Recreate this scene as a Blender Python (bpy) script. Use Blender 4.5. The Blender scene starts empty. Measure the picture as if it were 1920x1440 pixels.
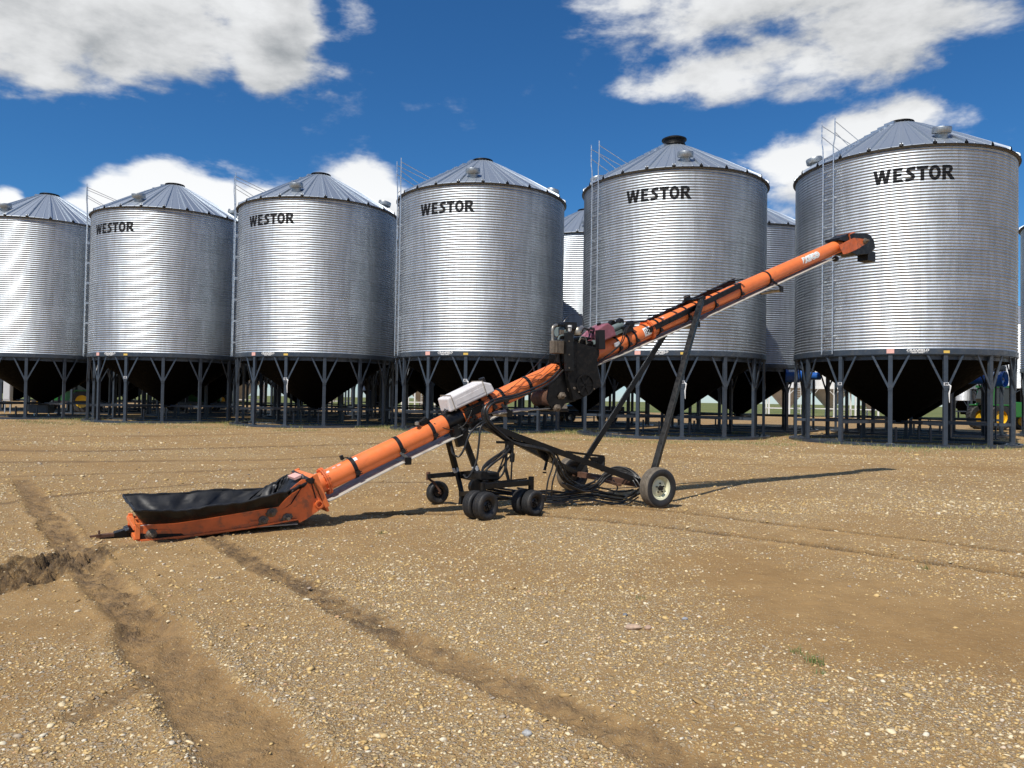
import bpy, bmesh, math, random
import numpy as np
from mathutils import Vector, Matrix
from math import sin, cos, pi, radians, hypot, atan2, degrees, sqrt, exp
random.seed(7); rng = np.random.default_rng(11)
scene = bpy.context.scene
COL = scene.collection

# ------------------------------------------------------------------ camera
EYE, PITCH, ROLL, FPX = 1.6, radians(1.19), radians(0.92), 1400.0
cam = bpy.data.cameras.new('camera'); camo = bpy.data.objects.new('camera', cam); COL.objects.link(camo)
cam.sensor_width = 36; cam.lens = FPX / 1920 * 36; cam.clip_start = 0.05; cam.clip_end = 6000
fw = Vector((0, cos(PITCH), sin(PITCH))); up0 = Vector((0, -sin(PITCH), cos(PITCH))); rt0 = Vector((1, 0, 0))
rt = rt0 * cos(ROLL) + up0 * sin(ROLL); upv = up0 * cos(ROLL) - rt0 * sin(ROLL)
camo.matrix_world = Matrix((( rt.x, upv.x, -fw.x, 0), (rt.y, upv.y, -fw.y, 0), (rt.z, upv.z, -fw.z, EYE), (0, 0, 0, 1)))
scene.camera = camo

# ------------------------------------------------------------------ sun and sky
SUN = Vector((-2.0, -2.95, 4.75)).normalized()          # towards the sun
sun_el = math.asin(SUN.z); sun_az = atan2(SUN.x, SUN.y)
sl = bpy.data.lights.new('sun', 'SUN'); sl.energy = 4.8; sl.angle = radians(0.53); sl.color = (1.0, 0.95, 0.87)
so = bpy.data.objects.new('sun', sl); COL.objects.link(so)
so.rotation_euler = SUN.to_track_quat('Z', 'Y').to_euler(); so.location = (-20, -30, 50)
scene.view_settings.view_transform = 'Standard'; scene.view_settings.look = 'None'
scene.cycles.filter_width = 1.5
scene.view_settings.exposure = 0.0; scene.view_settings.gamma = 1.0

W = bpy.data.worlds.new('World'); scene.world = W; W.use_nodes = True
nt = W.node_tree; nt.nodes.clear()

class NB:
    """tiny node-building helper"""
    def __init__(s, tree): s.t = tree
    def n(s, typ, **kw):
        nd = s.t.nodes.new(typ)
        for k, v in kw.items(): setattr(nd, k, v)
        return nd
    def put(s, sock, v):
        if hasattr(v, 'is_output') or isinstance(v, bpy.types.NodeSocket): s.t.links.new(v, sock)
        elif v is not None: sock.default_value = v
    def m(s, op, a, b=None, c=None, clamp=False):
        nd = s.n('ShaderNodeMath', operation=op, use_clamp=clamp)
        s.put(nd.inputs[0], a)
        if b is not None: s.put(nd.inputs[1], b)
        if c is not None: s.put(nd.inputs[2], c)
        return nd.outputs[0]
    def ramp(s, fac, a, b, lo=0.0, hi=1.0, smooth=True):
        nd = s.n('ShaderNodeMapRange', interpolation_type='SMOOTHSTEP' if smooth else 'LINEAR')
        s.put(nd.inputs['Value'], fac)
        for k, v in (('From Min', a), ('From Max', b), ('To Min', lo), ('To Max', hi)): s.put(nd.inputs[k], v)
        return nd.outputs['Result']
    def mix(s, fac, a, b, blend='MIX'):
        nd = s.n('ShaderNodeMix', data_type='RGBA', blend_type=blend)
        s.put(nd.inputs[0], fac); s.put(nd.inputs[6], a); s.put(nd.inputs[7], b)
        return nd.outputs[2]
    def noise(s, vec, scale, detail=4, rough=0.55, dist=0.0, lac=2.0, out=0):
        nd = s.n('ShaderNodeTexNoise'); s.put(nd.inputs['Vector'], vec)
        nd.inputs['Scale'].default_value = scale; nd.inputs['Detail'].default_value = detail
        nd.inputs['Roughness'].default_value = rough; nd.inputs['Distortion'].default_value = dist
        nd.inputs['Lacunarity'].default_value = lac
        return nd.outputs[out]
    def comb(s, x, y, z):
        nd = s.n('ShaderNodeCombineXYZ'); s.put(nd.inputs[0], x); s.put(nd.inputs[1], y); s.put(nd.inputs[2], z)
        return nd.outputs[0]

def rgba(c, a=1.0): return (c[0], c[1], c[2], a)

# cloud field: a node group giving cloud density for a direction in the sky
def pxdir(u, v):                      # direction (azimuth, elevation) of a place in the sky
    a0 = (u - 960) / FPX; b0 = (720 - v) / FPX
    a = a0 * cos(ROLL) - b0 * sin(ROLL); b = b0 * cos(ROLL) + a0 * sin(ROLL)
    d = Vector((a, cos(PITCH) - sin(PITCH) * b, sin(PITCH) + cos(PITCH) * b))
    return atan2(d.x, d.y), atan2(d.z, hypot(d.x, d.y))
BLOBS = [  # u, v, half width, half height, strength
    (70, -40, 480, 220, 1.02), (290, 55, 200, 115, .85), (60, 140, 120, 55, .80), (510, 20, 90, 170, 1.25), (490, 125, 58, 72, 1.15), (660, 10, 60, 55, .52),
    (1180, 0, 110, 55, .7), (1500, -20, 430, 105, .98), (1330, 150, 165, 62, .85), (1290, 175, 70, 40, .5), (1450, 105, 210, 75, .8), (1640, 60, 190, 110, .9), (1800, 30, 170, 70, .7), (1500, 175, 120, 45, .5),
    (1490, 300, 95, 55, .95), (1600, 250, 110, 60, 1.0), (1700, 225, 110, 55, .9), (1790, 225, 65, 45, .75), (1460, 370, 70, 40, .35), (1560, 340, 120, 60, .8),
    (225, 375, 70, 52, 1.0), (330, 360, 105, 62, 1.1), (400, 385, 70, 60, 1.0), (300, 420, 160, 60, 1.1), (150, 395, 50, 38, .8), (15, 375, 42, 34, .8), (500, 375, 60, 34, .7),
    (690, 360, 70, 66, 1.0), (745, 390, 50, 50, .7), (1490, 400, 60, 25, .5), (950, 470, 200, 40, .3)]
g = bpy.data.node_groups.new('cloud_density', 'ShaderNodeTree')
g.interface.new_socket('Vector', in_out='INPUT', socket_type='NodeSocketVector')
g.interface.new_socket('Density', in_out='OUTPUT', socket_type='NodeSocketFloat')
g.interface.new_socket('Mask', in_out='OUTPUT', socket_type='NodeSocketFloat')
gb = NB(g); gi = gb.n('NodeGroupInput'); go = gb.n('NodeGroupOutput')
nrm = gb.n('ShaderNodeVectorMath', operation='NORMALIZE'); g.links.new(gi.outputs[0], nrm.inputs[0])
sep = gb.n('ShaderNodeSeparateXYZ'); g.links.new(nrm.outputs[0], sep.inputs[0])
az = gb.m('ARCTAN2', sep.outputs[0], sep.outputs[1]); el = gb.m('ARCSINE', sep.outputs[2])
acc = None
for (u, v, hw, hh, st) in BLOBS:
    a, e = pxdir(u, v); a2, _ = pxdir(u + hw, v); _, e2 = pxdir(u, v - hh)
    dx = gb.m('MULTIPLY', gb.m('SUBTRACT', az, a), 1 / max(abs(a2 - a), .004))
    dy = gb.m('MULTIPLY', gb.m('SUBTRACT', el, e), 1 / max(abs(e2 - e), .004))
    d2 = gb.m('ADD', gb.m('MULTIPLY', dx, dx), gb.m('MULTIPLY', dy, dy))
    f = gb.m('MULTIPLY', gb.m('EXPONENT', gb.m('MULTIPLY', d2, -0.9)), st)
    acc = f if acc is None else gb.m('MAXIMUM', gb.m('SMOOTH_MAX', acc, f, 0.25), 0.0)
# the rest of the sky (behind and beside the camera): broken cumulus
sx = gb.m('MULTIPLY', sep.outputs[2], 2.2)
vec = gb.comb(sep.outputs[0], sep.outputs[1], sx)
big = gb.noise(vec, 1.7, 2, .5)
behind = gb.m('MAXIMUM', gb.ramp(sep.outputs[1], .25, -.15), gb.ramp(gb.m('ABSOLUTE', az), .75, 1.1))
back = gb.m('MULTIPLY', gb.ramp(big, .50, .64, 0, .9), behind)
acc = gb.m('MAXIMUM', acc, back)
n1 = gb.noise(vec, 5.5, 8, .59, 0.25)
n2 = gb.noise(vec, 22, 4, .6, 0.0)
nn = gb.m('ADD', gb.m('MULTIPLY', gb.m('SUBTRACT', n1, .5), 1.75), gb.m('MULTIPLY', gb.m('SUBTRACT', n2, .5), .70))
lowm = gb.ramp(el, .34, .22, 1.0, .50)             # cumulus near the horizon keeps a firmer outline
dens = gb.m('ADD', acc, gb.m('MULTIPLY', gb.m('MULTIPLY', nn, lowm), gb.ramp(acc, .03, .30)))
g.links.new(dens, go.inputs[0]); g.links.new(acc, go.inputs[1])

wb = NB(nt)
tc = wb.n('ShaderNodeTexCoord')
sky = wb.n('ShaderNodeTexSky', sky_type='NISHITA'); sky.sun_disc = False
sky.sun_elevation = sun_el; sky.sun_rotation = sun_az
sky.altitude = 600; sky.air_density = 1.0; sky.dust_density = 0.15; sky.ozone_density = 3.2
sp0 = wb.n('ShaderNodeSeparateXYZ'); nt.links.new(tc.outputs['Generated'], sp0.inputs[0])
G1 = wb.n('ShaderNodeGroup'); G1.node_tree = g; nt.links.new(tc.outputs['Generated'], G1.inputs[0])
off = wb.n('ShaderNodeVectorMath', operation='ADD'); nt.links.new(tc.outputs['Generated'], off.inputs[0]); off.inputs[1].default_value = (-.020, 0, .045)
G2 = wb.n('ShaderNodeGroup'); G2.node_tree = g; nt.links.new(off.outputs[0], G2.inputs[0])
cov = wb.ramp(G1.outputs[0], .27, wb.ramp(sp0.outputs[2], .18, .36, .52, .78))
light = wb.m('SUBTRACT', G1.outputs[0], G2.outputs[0])
core = wb.ramp(G1.outputs[1], .50, 1.15)
sp = wb.n('ShaderNodeSeparateXYZ'); nt.links.new(tc.outputs['Generated'], sp.inputs[0])
high = wb.ramp(sp.outputs[2], .25, .42)              # overhead clouds are seen from their greyer undersides
lit = wb.m('ADD', .96, wb.m('MULTIPLY', light, 0.42))
lit = wb.m('SUBTRACT', lit, wb.m('MULTIPLY', wb.m('MULTIPLY', core, high), .17))
lit = wb.m('MINIMUM', wb.m('MAXIMUM', lit, .42), 1.08)
ccol = wb.mix(wb.ramp(lit, .35, .95), rgba((.62, .69, .76)), rgba((.97, .985, 1.0)))
cb = wb.n('ShaderNodeVectorMath', operation='SCALE'); nt.links.new(ccol, cb.inputs[0]); nt.links.new(wb.m('MULTIPLY', lit, wb.ramp(sp.outputs[2], .40, .20, 7.2, 8.4)), cb.inputs[3])
hs = wb.n('ShaderNodeHueSaturation'); hs.inputs['Hue'].default_value = .5; hs.inputs['Saturation'].default_value = 1.12; hs.inputs['Value'].default_value = 1.0
nt.links.new(sky.outputs[0], hs.inputs['Color'])
tint = wb.mix(wb.ramp(sp.outputs[2], -.01, .16), rgba((.60, .75, 1.0)), rgba((.365, .72, .95)))
skc = wb.mix(cov, wb.mix(1.0, hs.outputs[0], tint, 'MULTIPLY'), cb.outputs[0])
bg = wb.n('ShaderNodeBackground'); nt.links.new(skc, bg.inputs[0]); bg.inputs[1].default_value = 0.112
wo = wb.n('ShaderNodeOutputWorld'); nt.links.new(bg.outputs[0], wo.inputs[0])

# ------------------------------------------------------------------ materials
def mat(name, col, rough=.5, metal=0.0, var=0.0, vscale=3.0, bump=0.0, bscale=40.0, spec=.5, dirt=None, dscale=2.0, damt=.5, coat=0.0, alpha=1.0, emit=None, sub=0, trans=0.0):
    m = bpy.data.materials.new(name); m.use_nodes = True
    t = m.node_tree; b = NB(t); p = t.nodes['Principled BSDF']
    p.inputs['Roughness'].default_value = rough; p.inputs['Metallic'].default_value = metal
    p.inputs['Specular IOR Level'].default_value = spec; p.inputs['Coat Weight'].default_value = coat
    p.inputs['Transmission Weight'].default_value = trans
    co = b.n('ShaderNodeTexCoord').outputs['Object']
    c = rgba(col)
    if var:
        n = b.noise(co, vscale, 5, .6)
        f = b.ramp(n, .3, .7, 1 - var, 1 + var)
        vm = b.n('ShaderNodeVectorMath', operation='SCALE'); vm.inputs[0].default_value = col; t.links.new(f, vm.inputs[3]); c = vm.outputs[0]
        t.links.new(b.ramp(b.noise(co, vscale * 3, 4), .3, .7, max(rough - .1, .03), min(rough + .12, 1)), p.inputs['Roughness'])
    if dirt:
        n = b.noise(co, dscale, 8, .65, .4)
        c = b.mix(b.m('MULTIPLY', b.ramp(n, .48, .68), damt), c, rgba(dirt))
    b.put(p.inputs['Base Color'], c)
    if bump:
        bn = b.n('ShaderNodeBump'); bn.inputs['Strength'].default_value = bump; bn.inputs['Distance'].default_value = .01
        t.links.new(b.noise(co, bscale, 5, .6), bn.inputs['Height']); t.links.new(bn.outputs[0], p.inputs['Normal'])
    return m

def wall_material():
    m = bpy.data.materials.new('galvanised_wall'); m.use_nodes = True
    t = m.node_tree; b = NB(t); p = t.nodes['Principled BSDF']; p.inputs['Metallic'].default_value = 1.0
    uv = b.n('ShaderNodeUVMap'); uv.uv_map = 'sheet'
    br = b.n('ShaderNodeTexBrick'); t.links.new(uv.outputs[0], br.inputs['Vector'])
    br.inputs['Scale'].default_value = 1.0; br.inputs['Brick Width'].default_value = 2.72; br.inputs['Row Height'].default_value = .958
    br.inputs['Mortar Size'].default_value = .006; br.inputs['Mortar Smooth'].default_value = 0.0; br.offset = .5
    br.inputs['Color1'].default_value = (.315, .425, .535, 1); br.inputs['Color2'].default_value = (.375, .490, .605, 1); br.inputs['Mortar'].default_value = (.24, .27, .30, 1)
    co = b.n('ShaderNodeTexCoord').outputs['Object']
    vo = b.n('ShaderNodeTexVoronoi'); t.links.new(co, vo.inputs['Vector']); vo.inputs['Scale'].default_value = 26
    spg = b.n('ShaderNodeSeparateColor'); t.links.new(vo.outputs['Color'], spg.inputs[0])
    c = b.mix(.10, br.outputs['Color'], vo.outputs['Color'], 'OVERLAY')
    hs2 = b.n('ShaderNodeHueSaturation'); hs2.inputs['Saturation'].default_value = .35; t.links.new(c, hs2.inputs['Color'])
    mp = b.n('ShaderNodeMapping'); mp.inputs['Scale'].default_value = (2.2, 2.2, .25); t.links.new(co, mp.inputs[0])
    streak = b.ramp(b.noise(mp.outputs[0], 2.0, 6, .6), .35, .7, .86, 1.06)
    vm = b.n('ShaderNodeVectorMath', operation='SCALE'); t.links.new(hs2.outputs[0], vm.inputs[0]); t.links.new(streak, vm.inputs[3])
    oi = b.n('ShaderNodeObjectInfo'); vm2 = b.n('ShaderNodeVectorMath', operation='SCALE'); t.links.new(vm.outputs[0], vm2.inputs[0]); t.links.new(b.ramp(oi.outputs['Random'], 0, 1, .94, 1.07, False), vm2.inputs[3])
    t.links.new(vm2.outputs[0], p.inputs['Base Color'])
    r = b.m('ADD', b.ramp(spg.outputs[0], 0, 1, .46, .54, False), b.ramp(b.noise(co, .8, 3), .3, .7, -.02, .06))
    t.links.new(r, p.inputs['Roughness'])
    # slight unevenness of each sheet and the bolt dots at the seams
    bn = b.n('ShaderNodeBump'); bn.inputs['Strength'].default_value = .10; bn.inputs['Distance'].default_value = .012
    t.links.new(b.m('MULTIPLY', br.outputs['Fac'], .8), bn.inputs['Height']); t.links.new(bn.outputs[0], p.inputs['Normal'])
    return m

M = {}
M['wall'] = wall_material()
M['roof'] = mat('galvanised_roof', (.50, .545, .59), .5, .95)
M['galv'] = mat('galvanised_steel', (.58, .60, .62), .36, .9, .12, 6.0)
M['vent'] = mat('vent_steel', (.33, .35, .36), .45, .8, .15, 6.0)
M['eave'] = mat('eave_underside', (.16, .135, .10), .6, .5, .2, 5)
M['navy'] = mat('leg_paint', (.034, .046, .064), .38, 0, .14, 3, spec=.5, dirt=(.10, .10, .095), dscale=4, damt=.35)
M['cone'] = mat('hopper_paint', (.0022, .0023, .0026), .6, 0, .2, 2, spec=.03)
M['letter'] = mat('letter_vinyl', (.010, .011, .014), .6, spec=.2)
M['white'] = mat('white_vinyl', (.80, .80, .78), .5)
M['redlab'] = mat('red_white_label', (.75, .42, .36), .5, var=.15, vscale=60)
M['yellab'] = mat('yellow_label', (.70, .48, .10), .5)
M['plate'] = mat('plate_grey', (.55, .56, .58), .45)
M['orange'] = mat('orange_paint', (.80, .195, .050), .42, 0, .08, 3, .06, 30, dirt=(.42, .13, .05), dscale=9, damt=.25)
M['orange2'] = mat('orange_paint_scuffed', (.72, .150, .035), .45, 0, .18, 4, .08, 30, dirt=(.13, .085, .055), dscale=7, damt=.65)
M['black'] = mat('black_paint', (.0045, .0046, .005), .36, 0, .3, 5, spec=.3, dirt=(.022, .019, .015), dscale=9, damt=.3)
M['blackm'] = mat('black_oily_metal', (.007, .007, .007), .5, .1, .3, 8, .2, 40, spec=.25, dirt=(.038, .028, .020), dscale=16, damt=.4)
M['strap'] = mat('strap_black', (.009, .009, .010), .45, spec=.35)
M['canvas'] = mat('black_canvas', (.010, .0105, .012), .5, 0, .3, 3, .2, 9, spec=.45)
M['rubber'] = mat('tyre_rubber', (.018, .018, .019), .65, 0, .2, 6, .2, 60, dirt=(.08, .066, .05), dscale=9, damt=.35)
M['tread'] = mat('dusty_tread', (.15, .125, .095), .85, 0, .25, 14, .3, 60)
M['cream'] = mat('cream_rim', (.74, .72, .50), .4, 0, .06, 5)
M['rimb'] = mat('dark_rim', (.035, .034, .034), .45, .3, .3, 9, dirt=(.14, .09, .06), dscale=16, damt=.5)
M['belt'] = mat('conveyor_belt', (.42, .40, .35), .7, 0, .14, 6, .05, 60, dirt=(.20, .18, .15), dscale=5, damt=.5)
M['poly'] = mat('white_poly_tank', (.72, .69, .68), .45, 0, .06, 8, dirt=(.50, .45, .43), dscale=7, damt=.55)
M['pink'] = mat('pink_fuel_tank', (.27, .085, .11), .4, 0, .12, 9, dirt=(.42, .28, .29), dscale=9, damt=.4)
M['rust'] = mat('rusty_steel', (.13, .065, .040), .75, .3, .3, 9, .3, 40)
M['bearing'] = mat('dusty_bearing_iron', (.17, .135, .10), .6, .4, .25, 14, .3, 50)
M['steel'] = mat('bare_steel', (.42, .38, .32), .4, .8, .2, 12)
M['hose'] = mat('hose_rubber', (.014, .014, .014), .38, 0, .3, 6, dirt=(.06, .052, .044), dscale=12, damt=.4)
M['greym'] = mat('grey_green_motor', (.16, .20, .19), .45, .2, .2, 9)
M['tgreen'] = mat('tractor_green', (.020, .16, .03), .35)
M['tyellow'] = mat('tractor_yellow', (.75, .45, .02), .4)
M['glass'] = mat('dark_glass', (.02, .03, .035), .08, 0)
M['fanblue'] = mat('fan_blue', (.02, .11, .42), .3)
M['wbin'] = mat('white_bin_paint', (.74, .75, .74), .4, 0, .06, 2)
M['wcone'] = mat('beige_hopper_paint', (.42, .40, .35), .5, 0, .08, 2)
M['fgalv'] = mat('far_galvanised', (.50, .53, .56), .5, .85, .1, 3)
M['vehicle'] = mat('vehicle_dark', (.03, .032, .036), .25, .3)
M['foliage'] = mat('tree_foliage', (.045, .085, .030), .8, 0, .3, 1)
M['bark'] = mat('bark', (.10, .075, .05), .9)
M['stoneb'] = mat('big_stone', (.42, .30, .21), .8, 0, .2, 14, .3, 40)
M['weedm'] = mat('weed_green', (.10, .14, .035), .7, 0, .3, 8)

# ------------------------------------------------------------------ object helpers
def tag(o, label=None, cat=None, group=None, kind=None):
    if label: o['label'] = label
    if cat: o['category'] = cat
    if group: o['group'] = group
    if kind: o['kind'] = kind
    return o
def empty(name, loc=(0, 0, 0), rz=0.0):
    o = bpy.data.objects.new(name, None); COL.objects.link(o); o.location = loc; o.rotation_euler = (0, 0, rz); o.empty_display_size = .2
    return o
def copy_tree(o, parent=None, skip=()):
    c = o.copy(); COL.objects.link(c); c.parent = parent
    for ch in list(o.children):
        if ch.name.split('.')[0] in skip: continue
        copy_tree(ch, c, skip)
    return c

class MB:
    def __init__(s): s.v = []; s.f = []
    def add(s, vs, fs):
        b = len(s.v); s.v += [tuple(v) for v in vs]; s.f += [tuple(b + i for i in f) for f in fs]; return s
    def hexa(s, p):            # 8 points: bottom 4 (ccw), top 4
        return s.add(p, [(3, 2, 1, 0), (4, 5, 6, 7), (0, 1, 5, 4), (1, 2, 6, 5), (2, 3, 7, 6), (3, 0, 4, 7)])
    def box(s, c, size, mat3=None):
        x, y, z = size[0] / 2, size[1] / 2, size[2] / 2
        P = [Vector(q) for q in ((-x, -y, -z), (x, -y, -z), (x, y, -z), (-x, y, -z), (-x, -y, z), (x, -y, z), (x, y, z), (-x, y, z))]
        if mat3: P = [mat3 @ q for q in P]
        c = Vector(c); return s.hexa([q + c for q in P])
    def bar(s, p, q, w, h, up=(0, 0, 1)):      # rectangular bar, w across, h along up
        p = Vector(p); q = Vector(q); d = (q - p).normalized(); up = Vector(up)
        if abs(d.dot(up)) > .98: up = Vector((0, 1, 0))
        sd = d.cross(up).normalized(); u = sd.cross(d).normalized(); sd = sd * w / 2; u = u * h / 2
        return s.hexa([p - sd - u, q - sd - u, q + sd - u, p + sd - u, p - sd + u, q - sd + u, q + sd + u, p + sd + u])
    def cyl(s, p, q, r, r2=None, seg=16, caps=True):
        r2 = r if r2 is None else r2
        p = Vector(p); q = Vector(q); d = (q - p).normalized()
        a = d.orthogonal().normalized(); b = d.cross(a)
        vs = []; 
        for c, rr in ((p, r), (q, r2)):
            for i in range(seg):
                t = 2 * pi * i / seg; vs.append(c + (a * cos(t) + b * sin(t)) * rr)
        fs = [(i, (i + 1) % seg, seg + (i + 1) % seg, seg + i) for i in range(seg)]
        if caps: fs += [tuple(range(seg - 1, -1, -1)), tuple(range(seg, 2 * seg))]
        return s.add(vs, fs)
    def tube(s, pts, r, seg=8, close=False):
        pts = [Vector(p) for p in pts]; n = len(pts); vs = []; a = None
        for i, p in enumerate(pts):
            d = (pts[min(i + 1, n - 1)] - pts[max(i - 1, 0)]).normalized()
            a = (d.orthogonal() if a is None else (a - d * a.dot(d))).normalized(); b = d.cross(a)
            rr = r[i] if isinstance(r, (list, tuple)) else r
            for k in range(seg):
                t = 2 * pi * k / seg; vs.append(p + (a * cos(t) + b * sin(t)) * rr)
        fs = [(i * seg + k, i * seg + (k + 1) % seg, (i + 1) * seg + (k + 1) % seg, (i + 1) * seg + k) for i in range(n - 1) for k in range(seg)]
        fs += [tuple(range(seg - 1, -1, -1)), tuple((n - 1) * seg + k for k in range(seg))]
        return s.add(vs, fs)
    def lathe(s, prof, seg=32, axis='z', c=(0, 0, 0), M3=None, closed=False):
        c = Vector(c); vs = []
        for (r, z) in prof:
            for i in range(seg):
                t = 2 * pi * i / seg; q = Vector((r * cos(t), r * sin(t), z))
                if axis == 'y': q = Vector((q.x, q.z, q.y))
                if axis == 'x': q = Vector((q.z, q.x, q.y))
                if M3: q = M3 @ q
                vs.append(c + q)
        n = len(prof); fs = []
        for j in range(n - 1 if not closed else n):
            j2 = (j + 1) % n
            for i in range(seg): fs.append((j * seg + i, j * seg + (i + 1) % seg, j2 * seg + (i + 1) % seg, j2 * seg + i))
        return s.add(vs, fs)
    def prism(s, pts, y0, y1):   # outline in the x-z plane, thickness along y
        n = len(pts); vs = [(p[0], y0, p[1]) for p in pts] + [(p[0], y1, p[1]) for p in pts]
        fs = [tuple(range(n)), tuple(range(2 * n - 1, n - 1, -1))] + [(i, n + i, n + (i + 1) % n, (i + 1) % n) for i in range(n)]
        return s.add(vs, fs)
    def build(s, name, m, parent=None, smooth=False, bevel=0.0, angle=40):
        me = bpy.data.meshes.new(name); me.from_pydata(s.v, [], s.f); me.update()
        bm = bmesh.new(); bm.from_mesh(me); bmesh.ops.recalc_face_normals(bm, faces=bm.faces); bm.to_mesh(me); bm.free()
        for mm in (m if isinstance(m, (list, tuple)) else [m]): me.materials.append(mm)
        if smooth:
            me.polygons.foreach_set('use_smooth', [True] * len(me.polygons)); me.set_sharp_from_angle(angle=radians(angle))
        o = bpy.data.objects.new(name, me); COL.objects.link(o); o.parent = parent
        if bevel:
            b = o.modifiers.new('bevel', 'BEVEL'); b.width = bevel; b.segments = 2; b.limit_method = 'ANGLE'; b.angle_limit = radians(40)
        return o

def spline(pts, n=8):
    """Catmull-Rom through the points"""
    P = [Vector(p) for p in pts]; P = [P[0] * 2 - P[1]] + P + [P[-1] * 2 - P[-2]]; out = []
    for i in range(1, len(P) - 2):
        for k in range(n):
            t = k / n; a, b, c, d = P[i - 1], P[i], P[i + 1], P[i + 2]
            out.append(.5 * ((2 * b) + (c - a) * t + (2 * a - 5 * b + 4 * c - d) * t * t + (3 * b - a - 3 * c + d) * t ** 3))
    out.append(P[-2]); return out

def text_mesh(txt, size, shear=0.0, offset=0.0, align='CENTER'):
    cu = bpy.data.curves.new('t', 'FONT'); cu.body = txt; cu.size = size; cu.shear = shear; cu.offset = offset
    cu.align_x = align; cu.align_y = 'CENTER'; cu.resolution_u = 3
    o = bpy.data.objects.new('t', cu); COL.objects.link(o)
    bpy.context.view_layer.update()
    me = bpy.data.meshes.new_from_object(o.evaluated_get(bpy.context.evaluated_depsgraph_get()))
    vs = [tuple(v.co) for v in me.vertices]; fs = [tuple(p.vertices) for p in me.polygons]
    bpy.data.objects.remove(o); bpy.data.curves.remove(cu); bpy.data.meshes.remove(me)
    return vs, fs

def flat_mesh(vs, fs, fn, name, m, parent, cutx=(), cuty=()):
    """letter faces (x, y) cut by lines and laid on a surface by fn(x, y)"""
    bm = bmesh.new(); bv = [bm.verts.new((v[0], v[1], 0)) for v in vs]
    for f in fs:
        try: bm.faces.new([bv[i] for i in f])
        except ValueError: pass
    for x in cutx: bmesh.ops.bisect_plane(bm, geom=bm.verts[:] + bm.edges[:] + bm.faces[:], plane_co=(x, 0, 0), plane_no=(1, 0, 0))
    for y in cuty: bmesh.ops.bisect_plane(bm, geom=bm.verts[:] + bm.edges[:] + bm.faces[:], plane_co=(0, y, 0), plane_no=(0, 1, 0))
    bmesh.ops.triangulate(bm, faces=[f for f in bm.faces if len(f.verts) > 4])
    for v in bm.verts: v.co = fn(v.co.x, v.co.y)
    me = bpy.data.meshes.new(name); bm.to_mesh(me); bm.free(); me.materials.append(m)
    o = bpy.data.objects.new(name, me); COL.objects.link(o); o.parent = parent
    return o

# ------------------------------------------------------------------ measured positions
def ray(u, v):
    a0 = (u - 960) / FPX; b0 = (720 - v) / FPX
    a = a0 * cos(ROLL) - b0 * sin(ROLL); b = b0 * cos(ROLL) + a0 * sin(ROLL)
    return Vector((a, cos(PITCH) - sin(PITCH) * b, sin(PITCH) + cos(PITCH) * b))
def gnd(u, v, z=0.0):
    r = ray(u, v); return Vector((0, 0, EYE)) + r * ((z - EYE) / r.z)
def atd(u, v, Y):
    r = ray(u, v); return Vector((0, 0, EYE)) + r * (Y / r.y)

# ------------------------------------------------------------------ ground
def hash2(ix, iy, seed):
    h = (ix.astype(np.int64) * 374761393 + iy.astype(np.int64) * 668265263 + seed * 2246822519) & 0xffffffff
    h = ((h ^ (h >> 13)) * 1274126177) & 0xffffffff
    return ((h ^ (h >> 16)) & 0xffff) / 65535.0
def vnoise(x, y, seed):
    ix = np.floor(x); iy = np.floor(y); fx = x - ix; fy = y - iy
    fx = fx * fx * (3 - 2 * fx); fy = fy * fy * (3 - 2 * fy)
    a = hash2(ix, iy, seed); b = hash2(ix + 1, iy, seed); c = hash2(ix, iy + 1, seed); d = hash2(ix + 1, iy + 1, seed)
    return (a * (1 - fx) + b * fx) * (1 - fy) + (c * (1 - fx) + d * fx) * fy
def fbm(x, y, sc, octv=4, seed=0, gain=.5):
    s = 0; a = 1; t = 0
    for o in range(octv):
        s = s + a * vnoise(x * sc + 17.3 * o, y * sc - 9.1 * o, seed + o); t += a; a *= gain; sc *= 2.03
    return s / t
def seg_dist(x, y, pts):
    best = np.full(x.shape, 1e9)
    for (a, b) in zip(pts[:-1], pts[1:]):
        dx, dy = b[0] - a[0], b[1] - a[1]; L = dx * dx + dy * dy + 1e-9
        t = np.clip(((x - a[0]) * dx + (y - a[1]) * dy) / L, 0, 1)
        best = np.minimum(best, np.hypot(x - a[0] - t * dx, y - a[1] - t * dy))
    return best
def seg_along(x, y, pts):
    best = np.full(x.shape, 1e9); al = np.zeros(x.shape); s0 = 0.0
    for (a, b) in zip(pts[:-1], pts[1:]):
        dx, dy = b[0] - a[0], b[1] - a[1]; L = sqrt(dx * dx + dy * dy) + 1e-9
        t = ((x - a[0]) * dx + (y - a[1]) * dy) / L; tc_ = np.clip(t, 0, L); cr = ((x - a[0]) * dy - (y - a[1]) * dx) / L
        d = np.hypot(x - a[0] - tc_ * dx / L, y - a[1] - tc_ * dy / L); m = d < best
        best = np.where(m, d, best); al = np.where(m, s0 + t + np.abs(cr) * .6, al); s0 += L
    return al
def gp(l): return [tuple(gnd(u, v).xy) for u, v in l]
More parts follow.
